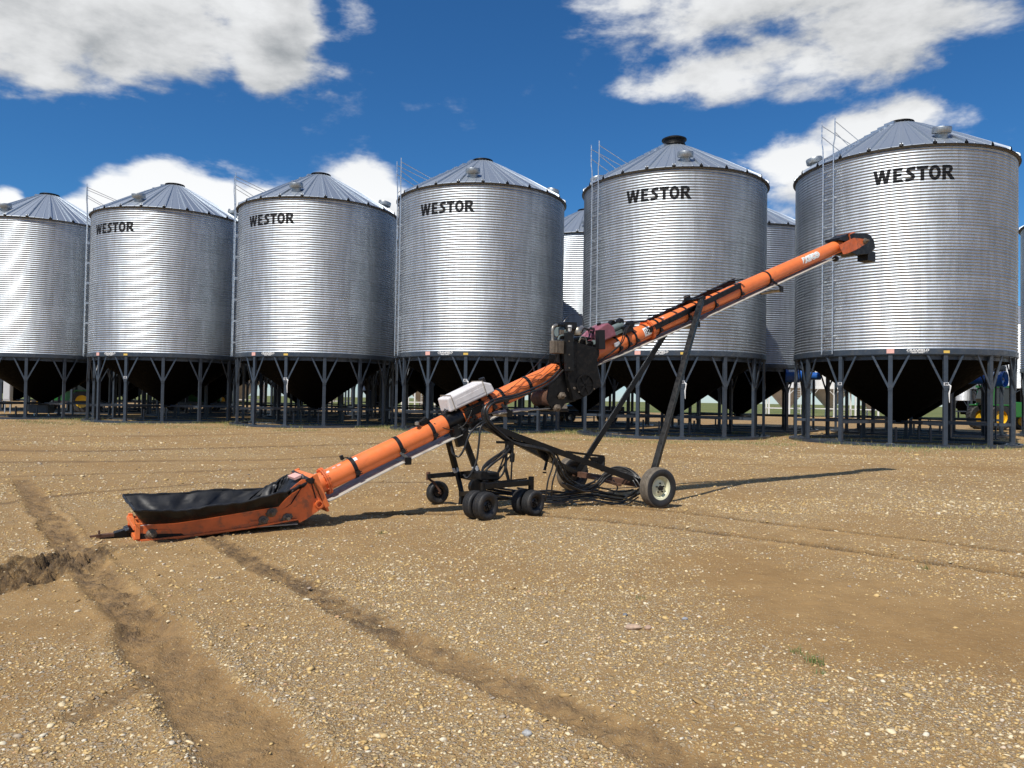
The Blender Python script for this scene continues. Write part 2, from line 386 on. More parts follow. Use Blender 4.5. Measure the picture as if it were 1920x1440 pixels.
TRACKS = [  # points, half width, darkness, depth, smooth mud, lumpiness
    (gp([(385, 1000), (450, 1035), (540, 1085), (650, 1140), (760, 1195)]), .12, .72, .022, .35, .050),
    (gp([(760, 1195), (900, 1255), (1050, 1320), (1200, 1385), (1330, 1440), (1560, 1540)]), .15, .50, .018, .70, .034),
    (gp([(40, 900), (105, 990), (150, 1050), (215, 1110), (280, 1180)]), .15, .60, .03, .6, .05),
    (gp([(280, 1180), (360, 1270), (450, 1370), (520, 1440), (600, 1540)]), .21, .36, .035, 1.0, .026),
    (gp([(-140, 1100), (0, 1075), (80, 1058), (150, 1045)]), .28, 1.7, .05, .0, .17),
    (gp([(-60, 1115), (30, 1098), (110, 1072), (165, 1050)]), .14, 1.3, .02, .1, .20),
    (gp([(240, 1024), (420, 998), (560, 985)]), .10, .45, .006, .6, .01),
    (gp([(700, 965), (1010, 968), (1250, 990), (1500, 1020), (1920, 1082), (2200, 1125)]), .105, 2.0, .045, .1, .02),
    (gp([(1150, 950), (1290, 962), (1500, 987), (1700, 1010), (1920, 1037), (2200, 1070)]), .090, 1.6, .035, .1, .015),
    (gp([(-200, 842), (200, 846), (500, 838), (900, 826)]), .30, .85, .01, .5, .01),
    (gp([(-200, 868), (200, 866), (520, 862), (800, 846)]), .18, .8, .01, .5, .01),
    (gp([(-200, 900), (100, 892), (500, 880), (800, 868)]), .12, .7, .01, .5, .01),
    (gp([(-100, 960), (150, 925), (400, 905), (800, 905)]), .09, .7, .01, .4, .01),
    (gp([(-200, 815), (300, 818), (700, 808), (1200, 800)]), .35, .6, .005, .5, .01),
    (gp([(1100, 868), (1500, 872), (2000, 880)]), .10, .25, .005, .4, .01),
    (gp([(1250, 905), (1500, 895), (1900, 905), (2100, 915)]), .06, .3, .005, .4, .01),
    (gp([(150, 1340), (330, 1250), (330, 1200)]), .09, .35, .012, .4, .02),
]
GBLOB = [(1180, 1060, 1.1, 1.2, .50), (1080, 1180, 1.0, .9, .55), (1180, 1000, 1.2, 1.5, .3), (1080, 1420, .7, .4, .55), (1780, 1330, 1.0, .5, .45), (1850, 960, 3, 3, .40),
         (680, 1110, .9, .9, .45), (330, 1230, .9, .6, .40), (250, 1370, .9, .5, .35), (620, 1260, .8, .6, .38), (760, 1400, .8, .4, .45), (1500, 1320, .9, .5, .25),
         (1560, 1100, 1.6, 1.2, -.52), (1700, 1190, 1.1, .7, -.32), (1330, 1370, .6, .4, -.40), (1330, 1050, .5, .8, -.3), (60, 1270, .8, .5, -.15)]
def ground_fields(x, y):
    wob = (fbm(x, y, 1.6, 4, 5) - .5)
    dark = np.zeros_like(x); mud = np.zeros_like(x); h = np.zeros_like(x); lump = np.zeros_like(x)
    for i, (pts, hw, dk, dep, md, lp) in enumerate(TRACKS):
        wb_ = .8 if hw > .115 else .5; d = seg_dist(x + wob * hw * wb_, y + (fbm(x, y, 1.9, 3, 31 + i) - .5) * hw * wb_, pts) / hw
        m = np.clip((1.22 - d) / .5, 0, 1); m = m * m * (3 - 2 * m)
        br = np.clip((fbm(x, y, 10.0, 4, 60 + i, .85) - .5) * 3.6 + .5, 0, 1) * .62 + .38 if hw > .115 else 1.0
        if hw > .115 and hw < .31 and len(pts) and pts[0][1] < 11:
            al = seg_along(x, y, pts); lug = np.clip(np.sin(al * 2 * pi / .13 + 2.5 * (fbm(x, y, 3, 2, 44) - .5)) * 2.0, -1, 1) * m * np.clip(fbm(x, y, 2.3, 3, 46 + i) * 2.4 - .7, 0, 1)
            br = np.clip(br - lug * .22, 0, 1); h += lug * .007
        dark = np.maximum(dark, m * dk * br); mud = np.maximum(mud, m * md)
        rim = np.exp(-((d - 1.35) / .3) ** 2)
        h += -m * dep + rim * dep * .55
        lump = np.maximum(lump, np.clip(1.7 - d, 0, 1) * lp)
    g_ = .42 + (fbm(x, y, .55, 4, 77) - .5) * .9 + (fbm(x, y, 3.1, 3, 78) - .5) * .45
    for (u, v, rx, ry, st) in GBLOB:
        c = gnd(u, v); g_ += st * np.exp(-((x - c.x) / rx) ** 2 - ((y - c.y) / ry) ** 2)
    g_ = np.clip(g_ * (1 - .9 * np.clip(mud * 1.1, 0, 1)), 0, 1)
    # small relief
    h += (fbm(x, y, .25, 3, 91) - .5) * .05 + (fbm(x, y, 6.0, 4, 92) - .5) * .016 + (fbm(x, y, 15.0, 2, 97) - .5) * .009
    n = fbm(x, y, 9.0, 4, 93, .7); h += lump * (np.clip(n - .42, 0, 1) * 2.6 - .15)
    dark = np.clip(dark + np.clip(lump * 6, 0, .5) * (n > .55), 0, 1)
    return h, dark, np.clip(mud, 0, 1), g_
def axis(lo, hi, a, b, st, grow):
    xs = list(np.arange(a, b, st)); s = st; x = xs[-1]
    while x < hi: s *= grow; x += s; xs.append(x)
    s = st; x = a; left = []
    while x > lo: s *= grow; x -= s; left.append(x)
    return np.array(left[::-1] + xs)
xs = axis(-2500, 2500, -6.2, 7.2, .026, 1.045); ys = axis(-300, 4000, 2.9, 12.5, .026, 1.03)
X, Y = np.meshgrid(xs, ys); sh = X.shape
hh, dk, md, gv = ground_fields(X.ravel(), Y.ravel())
fade = np.clip(1 - (np.hypot(X.ravel(), Y.ravel()) - 40) / 30, 0, 1)
hh = hh * fade
nx_, ny_ = sh[1], sh[0]
co = np.stack([X.ravel(), Y.ravel(), hh], 1).astype(np.float32)
ii = (np.arange(ny_ - 1)[:, None] * nx_ + np.arange(nx_ - 1)[None, :]).ravel()
quads = np.stack([ii, ii + 1, ii + 1 + nx_, ii + nx_], 1).astype(np.int32)
def np_mesh(name, co, faces, m, k):
    me = bpy.data.meshes.new(name); me.vertices.add(len(co)); me.vertices.foreach_set('co', co.ravel())
    nf = len(faces); me.loops.add(nf * k); me.loops.foreach_set('vertex_index', faces.ravel())
    me.polygons.add(nf); me.polygons.foreach_set('loop_start', np.arange(0, nf * k, k, dtype=np.int32))
    me.update(calc_edges=True); me.materials.append(m); return me
def attr(me, name, arr):
    a = me.attributes.new(name, 'FLOAT', 'POINT'); a.data.foreach_set('value', arr.astype(np.float32))

def ground_material():
    m = bpy.data.materials.new('gravel_yard_soil'); m.use_nodes = True
    t = m.node_tree; b = NB(t); p = t.nodes['Principled BSDF']; p.inputs['Specular IOR Level'].default_value = .25
    co = b.n('ShaderNodeTexCoord').outputs['Object']
    A = {}
    for k in ('dark', 'mud', 'gravel'):
        a = b.n('ShaderNodeAttribute'); a.attribute_name = k; A[k] = a.outputs['Fac']
    nA = b.noise(co, .35, 4); nB = b.noise(co, 3.0, 6, .65); nC = b.noise(co, 24, 5, .65); nD = b.noise(co, 110, 3, .6)
    soil = b.mix(b.ramp(nA, .3, .7), rgba((.292, .174, .068)), rgba((.368, .232, .098)))
    soil = b.mix(b.m('MULTIPLY', b.ramp(nB, .35, .7), .55), soil, rgba((.215, .129, .052)))
    soil = b.mix(b.m('MULTIPLY', b.ramp(nC, .45, .7), .35), soil, rgba((.44, .30, .138)))
    # stones drawn where the gravel lies: rounded cells of three sizes
    hts = []
    col = soil
    wv = b.n('ShaderNodeTexNoise'); wv.inputs['Scale'].default_value = 30; t.links.new(co, wv.inputs['Vector'])
    dv = b.n('ShaderNodeVectorMath', operation='SCALE'); t.links.new(wv.outputs['Color'], dv.inputs[0]); dv.inputs[3].default_value = .018
    wc = b.n('ShaderNodeVectorMath', operation='ADD'); t.links.new(co, wc.inputs[0]); t.links.new(dv.outputs[0], wc.inputs[1])
    for sc, cutoff, amp in ((95, .36, .35), (48, .52, .6), (27, .70, .8)):
        vo = b.n('ShaderNodeTexVoronoi'); t.links.new(wc.outputs[0], vo.inputs['Vector']); vo.inputs['Scale'].default_value = sc; vo.inputs['Randomness'].default_value = .9
        s = b.n('ShaderNodeSeparateColor'); t.links.new(vo.outputs['Color'], s.inputs[0])
        present = b.m('GREATER_THAN', b.m('ADD', s.outputs[0], b.m('MULTIPLY', b.m('SUBTRACT', A['gravel'], .5), .9)), cutoff + .12)
        disc = b.m('MULTIPLY', b.ramp(vo.outputs['Distance'], .50, .34), present)
        cr = b.n('ShaderNodeValToRGB'); e = cr.color_ramp; e.elements[0].color = (.40, .27, .125, 1); e.elements[1].color = (.66, .52, .31, 1)
        x = e.elements.new(.35); x.color = (.56, .42, .22, 1); x = e.elements.new(.6); x.color = (.44, .36, .26, 1); x = e.elements.new(.8); x.color = (.34, .27, .19, 1)
        t.links.new(s.outputs[1], cr.inputs[0])
        col = b.mix(b.m('MULTIPLY', disc, .85), col, cr.outputs[0])
        hts.append(b.m('MULTIPLY', disc, amp))
    wet = b.m('MULTIPLY', A['dark'], b.ramp(nC, .30, .62, .55, 1.0))
    wetc = b.mix(A['mud'], rgba((.112, .072, .038)), rgba((.262, .172, .094)))
    wetc = b.mix(b.m('MULTIPLY', b.ramp(b.m('ADD', b.m('MULTIPLY', nC, .6), b.m('MULTIPLY', nD, .4)), .46, .58), .65), wetc, rgba((.095, .067, .043)))
    col = b.mix(wet, col, wetc)
    # farther off: grass beyond the yard
    sp = b.n('ShaderNodeSeparateXYZ'); t.links.new(co, sp.inputs[0])
    fy = b.m('ADD', sp.outputs[1], b.m('MULTIPLY', b.m('SUBTRACT', b.noise(co, .03, 4), .5), 60))
    fy = b.m('ADD', fy, b.m('MULTIPLY', sp.outputs[0], .3))
    far = b.ramp(fy, 108, 116)
    gc = b.mix(b.ramp(b.noise(co, .06, 5), .35, .65), rgba((.10, .13, .035)), rgba((.19, .19, .065)))
    col = b.mix(far, col, gc)
    t.links.new(col, p.inputs['Base Color'])
    rr = b.m('SUBTRACT', .93, b.m('MULTIPLY', b.m('MULTIPLY', A['mud'], A['dark']), b.ramp(b.noise(co, 2.2, 4), .42, .6, .15, .55)))
    t.links.new(rr, p.inputs['Roughness'])
    hsum = b.m('ADD', b.m('ADD', hts[0], hts[1]), hts[2])
    hsum = b.m('MULTIPLY', hsum, b.m('SUBTRACT', 1.0, b.m('MULTIPLY', wet, .8)))
    hsum = b.m('ADD', hsum, b.m('MULTIPLY', b.m('ADD', b.m('MULTIPLY', nC, 1.3), b.m('MULTIPLY', nD, .5)), b.m('ADD', 1.0, b.m('MULTIPLY', wet, 1.4))))
    bn = b.n('ShaderNodeBump'); bn.inputs['Strength'].default_value = .85; bn.inputs['Distance'].default_value = .013
    t.links.new(hsum, bn.inputs['Height']); t.links.new(bn.outputs[0], p.inputs['Normal'])
    return m
gme = np_mesh('ground', co, quads, ground_material(), 4)
gme.polygons.foreach_set('use_smooth', [True] * len(gme.polygons))
attr(gme, 'dark', dk); attr(gme, 'mud', md); attr(gme, 'gravel', gv)
ground = bpy.data.objects.new('ground', gme); COL.objects.link(ground)
tag(ground, kind='structure')

# loose stones lying on the soil
t_ = (1 + sqrt(5)) / 2
ICO = np.array([(-1, t_, 0), (1, t_, 0), (-1, -t_, 0), (1, -t_, 0), (0, -1, t_), (0, 1, t_), (0, -1, -t_), (0, 1, -t_), (t_, 0, -1), (t_, 0, 1), (-t_, 0, -1), (-t_, 0, 1)], float)
ICO /= np.linalg.norm(ICO[0])
ICF = np.array([(0, 11, 5), (0, 5, 1), (0, 1, 7), (0, 7, 10), (0, 10, 11), (1, 5, 9), (5, 11, 4), (11, 10, 2), (10, 7, 6), (7, 1, 8), (3, 9, 4), (3, 4, 2), (3, 2, 6), (3, 6, 8), (3, 8, 9), (4, 9, 5), (2, 4, 11), (6, 2, 10), (8, 6, 7), (9, 8, 1)])
def stone_points(n, y0, y1, size, power):
    yy = np.sqrt(rng.uniform(y0 * y0, y1 * y1, n)); xx = rng.uniform(-.76, .76, n) * yy
    _, d, mu, g2 = ground_fields(xx, yy)
    keep = rng.random(n) < np.clip(g2 * 1.25, .10, 1) ** power * (1 - .93 * np.clip(d * 1.25, 0, 1))
    xx, yy = xx[keep], yy[keep]
    s = size * np.exp(rng.normal(0, .36, len(xx)))
    return xx, yy, s
parts = [stone_points(40000, 2.9, 6.5, .0044, 1.2), stone_points(26000, 3.0, 8.5, .0070, 1.5), stone_points(66000, 6.2, 12.8, .0072, 1.1), stone_points(60000, 11, 24, .0120, 1.0), stone_points(60000, 22, 44, .017, .8), stone_points(800, 3.0, 9, .0115, 1.7), stone_points(25, 3.2, 9, .018, 1.5)]
px_ = np.concatenate([p[0] for p in parts]); py_ = np.concatenate([p[1] for p in parts]); ps_ = np.concatenate([p[2] for p in parts])
pz_, pdk, _, _ = ground_fields(px_, py_)
N = len(px_)
sc3 = np.stack([ps_ * rng.uniform(.9, 1.6, N), ps_ * rng.uniform(.7, 1.1, N), ps_ * rng.uniform(.35, .7, N)], 1)
OCT = np.array([(1, 0, 0), (0, 1, 0), (-1, 0, 0), (0, -1, 0), (0, 0, 1), (0, 0, -1)], float)
OCF = np.array([(0, 1, 4), (1, 2, 4), (2, 3, 4), (3, 0, 4), (1, 0, 5), (2, 1, 5), (3, 2, 5), (0, 3, 5)])
def scatter(sel, TV, TF):
    n = len(sel); k = len(TV); V = TV[None] * (1 + rng.normal(0, .20, (n, k, 1))) + rng.normal(0, .12, (n, k, 3))
    S = sc3[sel]; V = V * S[:, None, :]
    th = rng.uniform(0, 2 * pi, n); c_, s_ = np.cos(th)[:, None], np.sin(th)[:, None]; tl = rng.normal(0, .25, n)[:, None]
    Vx = V[..., 0] * c_ - V[..., 1] * s_; Vy = V[..., 0] * s_ + V[..., 1] * c_; Vz = V[..., 2] + Vx * np.tan(tl) * .6
    V = np.stack([Vx + px_[sel][:, None], Vy + py_[sel][:, None], Vz + (pz_[sel] + S[:, 2] * .28)[:, None]], 2).reshape(-1, 3)
    return V, (TF[None] + (np.arange(n) * k)[:, None, None]).reshape(-1, 3), np.repeat(rng.random(n), k)
big_ = ps_ / py_ > .00135
Va, Fa, Ta = scatter(np.nonzero(big_)[0], ICO, ICF); Vb, Fb, Tb = scatter(np.nonzero(~big_)[0], OCT, OCF)
V = np.concatenate([Va, Vb]).astype(np.float32); Fc = np.concatenate([Fa, Fb + len(Va)]).astype(np.int32)
def stone_material():
    m = bpy.data.materials.new('gravel_stone'); m.use_nodes = True
    t = m.node_tree; b = NB(t); p = t.nodes['Principled BSDF']; p.inputs['Roughness'].default_value = .75; p.inputs['Specular IOR Level'].default_value = .3
    a = b.n('ShaderNodeAttribute'); a.attribute_name = 'tint'
    cr = b.n('ShaderNodeValToRGB'); e = cr.color_ramp; e.elements[0].color = (.32, .20, .085, 1); e.elements[1].color = (.76, .67, .48, 1)
    for pos, c in ((.25, (.52, .355, .145)), (.45, (.68, .48, .20)), (.62, (.54, .385, .19)), (.72, (.78, .66, .43)), (.80, (.70, .57, .35)), (.895, (.34, .28, .22)), (.91, (.55, .33, .17)), (.94, (.66, .60, .48))):
        x = e.elements.new(pos); x.color = rgba(c)
    t.links.new(a.outputs['Fac'], cr.inputs[0])
    n = b.noise(b.n('ShaderNodeTexCoord').outputs['Object'], 90, 4)
    c = b.mix(b.m('MULTIPLY', b.ramp(n, .45, .7), .3), cr.outputs[0], rgba((.31, .195, .085)))
    t.links.new(c, p.inputs['Base Color']); return m
sme = np_mesh('gravel', V, Fc, stone_material(), 3)
attr(sme, 'tint', np.concatenate([Ta, Tb]))
gravel = bpy.data.objects.new('gravel', sme); COL.objects.link(gravel)
tag(gravel, 'loose cream and tan gravel stones strewn over the brown yard', 'gravel', kind='stuff')

def hz(x, y):
    h = ground_fields(np.array([float(x)]), np.array([float(y)]))[0][0]
    return float(h) * max(0, min(1, 1 - (hypot(x, y) - 40) / 30))

# ------------------------------------------------------------------ grain bins
R, ZR, ZT, ZA = 4.33, 3.83, 11.74, 14.25
PITCHC = (ZT - ZR) / 66; AMP = .0145; SPC = 8
def pol(phi, r, z): return Vector((r * sin(radians(phi)), -r * cos(radians(phi)), z))
def rib_r(z): return R + AMP * cos(2 * pi * (z - ZR) / PITCHC)
ANG = 144
def corrugated(name, m, parent, seg=ANG, npit=66, R_=R, z0=ZR, pitch=PITCHC, amp=AMP, spc=SPC):
    rows = npit * spc + 1
    z = z0 + np.arange(rows) * pitch / spc; r = R_ + amp * np.cos(2 * pi * np.arange(rows) / spc)
    ph = np.linspace(-pi, pi, seg + 1)
    Z, PH = np.meshgrid(z, ph, indexing='ij'); RR = np.repeat(r[:, None], seg + 1, 1)
    co = np.stack([RR * np.sin(PH), -RR * np.cos(PH), Z], 2).reshape(-1, 3).astype(np.float32)
    i = (np.arange(rows - 1)[:, None] * (seg + 1) + np.arange(seg)[None]).ravel()
    q = np.stack([i, i + 1, i + seg + 2, i + seg + 1], 1).astype(np.int32)
    me = np_mesh(name, co, q, m, 4); me.polygons.foreach_set('use_smooth', [True] * len(me.polygons))
    uvl = me.uv_layers.new(name='sheet'); uv = np.stack([(PH * R_).reshape(-1), (Z - z0).reshape(-1)], 1).astype(np.float32)
    uvl.data.foreach_set('uv', uv[q.ravel()].ravel())
    o = bpy.data.objects.new(name, me); COL.objects.link(o); o.parent = parent
    return o

def letters_westor():
    vs, fs = [], []; x0 = 0.0
    def poly(P, dx): 
        b = len(vs); vs.extend([(p[0] + dx, p[1]) for p in P]); fs.append(tuple(range(b, b + len(P))))
    def ribbon(L, Rr, dx, close=False):
        n = len(L)
        for i in range(n if close else n - 1):
            j = (i + 1) % n; poly([L[i], L[j], Rr[j], Rr[i]], dx)
    poly([(0, 1), (.23, 1), (.345, .42), (.46, 1), (.69, 1), (.805, .42), (.92, 1), (1.15, 1), (.94, 0), (.70, 0), (.575, .52), (.45, 0), (.21, 0)], x0); x0 += 1.15 + .12
    poly([(0, 0), (0, 1), (.62, 1), (.56, .79), (.24, .79), (.24, .61), (.55, .61), (.50, .41), (.24, .41), (.24, .21), (.58, .21), (.66, 0)], x0); x0 += .66 + .10
    c = [Vector((a, b_, 0)) for a, b_ in ((.62, .885), (.46, .89), (.30, .875), (.17, .80), (.15, .70), (.24, .60), (.36, .50), (.47, .39), (.50, .28), (.44, .17), (.30, .12), (.15, .11), (0, .11))]
    Ls, Rs = [], []
    for i, q in enumerate(c):
        d = (c[min(i + 1, len(c) - 1)] - c[max(i - 1, 0)]).normalized(); n = Vector((-d.y, d.x, 0)) * .113
        Ls.append((q + n)[:2]); Rs.append((q - n)[:2])
    ribbon(Ls, Rs, x0); x0 += .62 + .07
    poly([(0, 1), (.74, 1), (.70, .77), (.49, .77), (.49, 0), (.25, 0), (.25, .77), (.04, .77)], x0); x0 += .74 + .03
    o_ = [(.38 + .38 * cos(t), .5 + .52 * sin(t)) for t in np.linspace(0, 2 * pi, 24, endpoint=False)]
    i_ = [(.38 + .155 * cos(t), .5 + .29 * sin(t)) for t in np.linspace(0, 2 * pi, 24, endpoint=False)]
    ribbon(o_, i_, x0, True); x0 += .76 + .09
    poly([(0, 0), (0, 1), (.24, 1), (.24, 0)], x0)
    ribbon([(.24, 1), (.46, 1), (.60, .95), (.68, .84), (.69, .70), (.63, .57), (.52, .48), (.24, .42)], [(.24, .79), (.38, .79), (.43, .78), (.46, .74), (.46, .69), (.43, .63), (.38, .60), (.24, .60)], x0)
    poly([(.24, .42), (.52, .48), (.84, 0), (.54, 0), (.30, .34)], x0); x0 += .84
    return vs, fs, x0

LEG0, NLEG = -5.8, 14
def make_bin():
    root = empty('grain_bin')
    corrugated('bin_wall', M['wall'], root)
    # roof of 24 ribbed panels
    mb = MB(); prof = []
    for k in range(24):
        a = 3 + 15 * k
        for da, dz in ((-7.5, 0), (-5.0, 0), (-4.6, .020), (-4.2, 0), (-1.05, 0), (-.8, .10), (.8, .10), (1.05, 0), (4.2, 0), (4.6, .020), (5.0, 0)): prof.append((a + da, dz))
    rings = [(R + .125, ZT - .010), (R + .10, ZT + .02), (2.6, ZT + .02 + (R + .10 - 2.6) * .595), (1.2, ZT + .02 + (R + .10 - 1.2) * .595), (.56, ZA - .22)]
    vs = []; n = len(prof)
    for j, (r, z) in enumerate(rings):
        f = 0 if j == 0 else min(1.0, (r - .2) / 2.0) if r < 2.2 else 1
        for (a, dz) in prof:
            aa = a
            vs.append(pol(aa, r, z + dz * (f if j else .9)))
    fs = [(j * n + i, j * n + (i + 1) % n, (j + 1) * n + (i + 1) % n, (j + 1) * n + i) for j in range(len(rings) - 1) for i in range(n)]
    mb.add(vs, fs); nrf = len(mb.f)
    for k in range(24):
        a = 3 + 15 * k; mb.hexa([pol(a - .45, R + .09, ZT), pol(a - .45, R + .14, ZT), pol(a + .45, R + .14, ZT), pol(a + .45, R + .09, ZT), pol(a - .25, R + .08, ZT + .15), pol(a - .25, R + .12, ZT + .13), pol(a + .25, R + .12, ZT + .13), pol(a + .25, R + .08, ZT + .15)])
    rf_ = mb.build('roof', [M['roof'], M['strap']], root)
    for p in rf_.data.polygons:
        if p.index >= nrf: p.material_index = 1
    # eave: dark closure between roof edge and wall, with a clip at each rib
    mb = MB(); mb.lathe([(R + .012, ZT - .055), (R + .105, ZT - .045), (R + .105, ZT - .03), (R + .06, ZT - .015), (R + .012, ZT + .0)], 96, closed=True)
    ev = mb.build('eave', M['eave'], root, True)
    mb = MB(); mb.lathe([(.46, ZA - .26), (.52, ZA - .26), (.52, ZA - .16), (.56, ZA - .14), (.55, ZA - .10), (.3, ZA - .07), (.001, ZA - .06)], 32); mb.build('roof_cap', M['blackm'], root, True)
    # mushroom vents
    for a in (-4.5, 85.5, 175.5, -94.5):
        rr = 3.65; z = ZT + .02 + (R + .10 - rr) * .595
        nrm_ = (pol(a, .22, 1) - Vector((0, 0, 0))).normalized(); tq = Vector((0, 0, 1)).rotation_difference(nrm_).to_matrix()
        mb = MB(); mb.lathe([(.001, -.1), (.24, -.1), (.22, .15), (.34, .15), (.35, .17), (.35, .36), (.335, .39), (.001, .42)], 28, M3=tq, c=pol(a, rr, z)); mb.build('roof_vent', M['vent'], root, True)
    # ladder with rail hoops and the steps up the roof
    la0, la1 = -66.8, -60.2; lad = MB()
    rs = R + .20
    for a in (la0, la1):
        p = pol(a, rs, ZR - .15); q = pol(a, rs, ZT + .10); out = pol(a, rs + .12, ZT + 1.0) ; top = pol(a, rs + .12, ZT + 1.75)
        lad.tube([p, q, pol(a, rs + .02, ZT + .55), pol(a + (1.2 if a == la1 else -.4), rs + .05, ZT + .85), pol(a + (1.2 if a == la1 else -.4), rs + .05, ZT + 1.75)], .026, 8)
        b = a + (1.2 if a == la1 else -.4)
        lad.tube([pol(b, rs + .05, ZT + 1.55), pol(b + 1, R - 1.35, ZT + .98)], .016, 6)
        lad.tube([pol(b, rs + .05, ZT + 1.10), pol(b + 1, R - .65, ZT + .62)], .016, 6)
    nr = 28
    for i in range(nr):
        z = ZR + .05 + i * (ZT - ZR + .1) / (nr - 1); lad.cyl(pol(la0, rs, z), pol(la1, rs, z), .016, seg=8)
    for i in range(7):
        z = ZR + .6 + i * 1.15
        for a in (la0, la1): lad.bar(pol(a, R, z), pol(a, rs, z), .03, .05)
    lad.build('ladder', M['galv'], root, True)
    st = MB()
    for i in range(9):
        r = R - .15 - i * .42; z = ZT + .02 + (R + .10 - r) * .595; w = degrees(.24 / r)
        st.hexa([pol(-63.5 - w, r, z - .02), pol(-63.5 + w, r, z - .02), pol(-63.5 + w, r - .26, z + .10), pol(-63.5 - w, r - .26, z + .10),
                 pol(-63.5 - w, r, z + .13), pol(-63.5 + w, r, z + .13), pol(-63.5 + w, r - .26, z + .17), pol(-63.5 - w, r - .26, z + .17)])
    st.build('roof_steps', M['roof'], root)
    # hopper structure
    mb = MB(); mb.lathe([(R - .02, ZR - .22), (R + .035, ZR - .22), (R + .035, ZR + .0), (R - .02, ZR + .0)], 96, closed=True); mb.build('support_ring', M['navy'], root, True)
    mb = MB(); mb.lathe([(R - .03, ZR - .22), (R - .20, ZR - .22), (R - .20, ZR - .42), (R - .17, ZR - .42), (R - .17, ZR - .26), (R - .03, ZR - .26)], 96, closed=True); mb.build('inner_ring', M['navy'], root, True)
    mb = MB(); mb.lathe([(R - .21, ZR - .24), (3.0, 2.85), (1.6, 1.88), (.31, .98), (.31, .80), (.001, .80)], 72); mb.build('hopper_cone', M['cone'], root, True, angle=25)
    mb = MB(); mb.box((0, 0, .86), (.95, .62, .06)); mb.tube([(.33, 0, .88), (1.0, -.25, .88), (1.15, -.3, .88)], .02); mb.lathe([(.12, -.015), (.14, -.015), (.14, .015), (.12, .015)], 20, closed=True, axis='x', c=(1.17, -.3, .88)); mb.build('discharge_gate', M['navy'], root)
    legd = None
    for k in range(NLEG):
        a = LEG0 + k * 360 / NLEG; tz = Matrix.Rotation(radians(a), 3, 'Z')
        if legd is None:
            lg = MB(); lg.box((0, -(R - .07), (ZR - .22 + .10) / 2), (.155, .13, ZR - .22 - .10)); lg.box((0, -(R - .06), .12), (.26, .24, .03))
            lo = lg.build('leg', M['navy'], root, bevel=.008); legd = lo.data
            for s in (-1, 1):
                bb = MB(); e = Vector((s * .66, -(sqrt(R * R - .66 ** 2) - .03), ZR - .22)); st_ = Vector((s * .045, -(R - .001), 2.28))
                bb.bar(st_, e, .035, .075, up=(s * -1, 0, .5)); bo = bb.build('brace', M['navy'], lo)
            pb = MB(); pb.box((0, -(R + .001), 2.36), (.17, .012, .34)); pb.build('gusset', M['navy'], lo)
            lo.rotation_euler = (0, 0, radians(a))
        else:
            c = copy_tree(lo, root); c.rotation_euler = (0, 0, radians(a))
    sp_ = MB()
    for k in range(0, NLEG, 2):
        a = LEG0 + k * 360 / NLEG; sp_.bar(pol(a, R - .13, .90), pol(a, .33, .90), .10, .12)
    for k in range(1, NLEG, 4):
        a = LEG0 + k * 360 / NLEG; sp_.bar(pol(a, 1.6, .90 - .2), pol(a, 1.6, .10), .08, .08)
    sp_.build('cross_beams', M['navy'], root)
    br_ = MB()
    for (r0, r1) in ((R + .10, R + .22), (R - .38, R - .26)):
        br_.lathe([(r0, .0), (r1, .0), (r1, .105), (r0, .105)], 84, closed=True)
    for k in range(NLEG):
        a = LEG0 + k * 360 / NLEG
        for d in (-1.6, 1.6): br_.bar(pol(a + d, R - .259, .05), pol(a + d, R + .099, .05), .08, .09)
    br_.build('base_ring', M['navy'], root)
    sb = MB(); sb.bar(pol(LEG0 + 90, R - .4, .05), pol(LEG0 + 270, R - .4, .05), .12, .09); sb.build('base_beam', M['navy'], root)
    # lettering
    vs, fs, wd = letters_westor(); H_ = .565; zb = 10.35; k = 2.905 / (wd * 1.0)
    def on_wall(x, y):
        ph = -40.2 + x / 2.905 * 38.4; z = zb + y; return pol(ph, rib_r(z) + .006, z)
    vs = [(v[0] * k, v[1] * H_) for v in vs]
    dz = PITCHC / SPC; z_first = ZR + math.ceil((zb - .03 - ZR) / dz) * dz
    flat_mesh(vs, fs, on_wall, 'lettering', M['letter'], root, cutx=np.arange(.04, 2.9, R * 2 * pi / ANG / 2), cuty=[z_first + i * dz - zb for i in range(int(.66 / dz))])
    ring_pt = lambda ph0: (lambda x, y: pol(ph0 + degrees(x / (R + .04)), R + .038, ZR - .11 + y))
    v, f = text_mesh('CRANFIELD', .125, .25, .004); xm = max(q[0] for q in v)
    v = [(q[0] * .40 / xm, q[1] + .035) for q in v]
    flat_mesh(v, f, ring_pt(-19.2), 'maker_lettering', M['white'], root, cutx=np.arange(-.4, .4, .1))
    sm = MB()
    for x0, x1, y0, y1 in ((-.26, .26, -.045, -.025), (-.36, -.28, -.047, -.043), (.28, .36, -.047, -.043), (-.20, -.03, -.075, -.058), (.03, .2, -.075, -.058)):
        nseg = 6; P = []
        for i in range(nseg + 1):
            x = x0 + (x1 - x0) * i / nseg; P.append((ring_pt(-19.2)(x, y0), ring_pt(-19.2)(x, y1)))
        for i in range(nseg): sm.add([P[i][0], P[i + 1][0], P[i + 1][1], P[i][1]], [(0, 1, 2, 3)])
    sm.build('small_print', M['white'], root)
    a1 = LEG0 - 360 / NLEG; a2 = LEG0
    lb = MB(); lb.box((0, -(R + .040), ZR - .10), (.27, .006, .17), None); l1 = lb.build('warning_label', M['redlab'], root); l1.rotation_euler = (0, 0, radians(a1)); l1['label'] = 'pale red warning label'
    lb = MB(); lb.box((0, -(R + .040), ZR - .135), (.22, .006, .10), None); l2 = lb.build('warning_label', M['yellab'], root); l2.rotation_euler = (0, 0, radians(a2)); l2['label'] = 'yellow warning label'
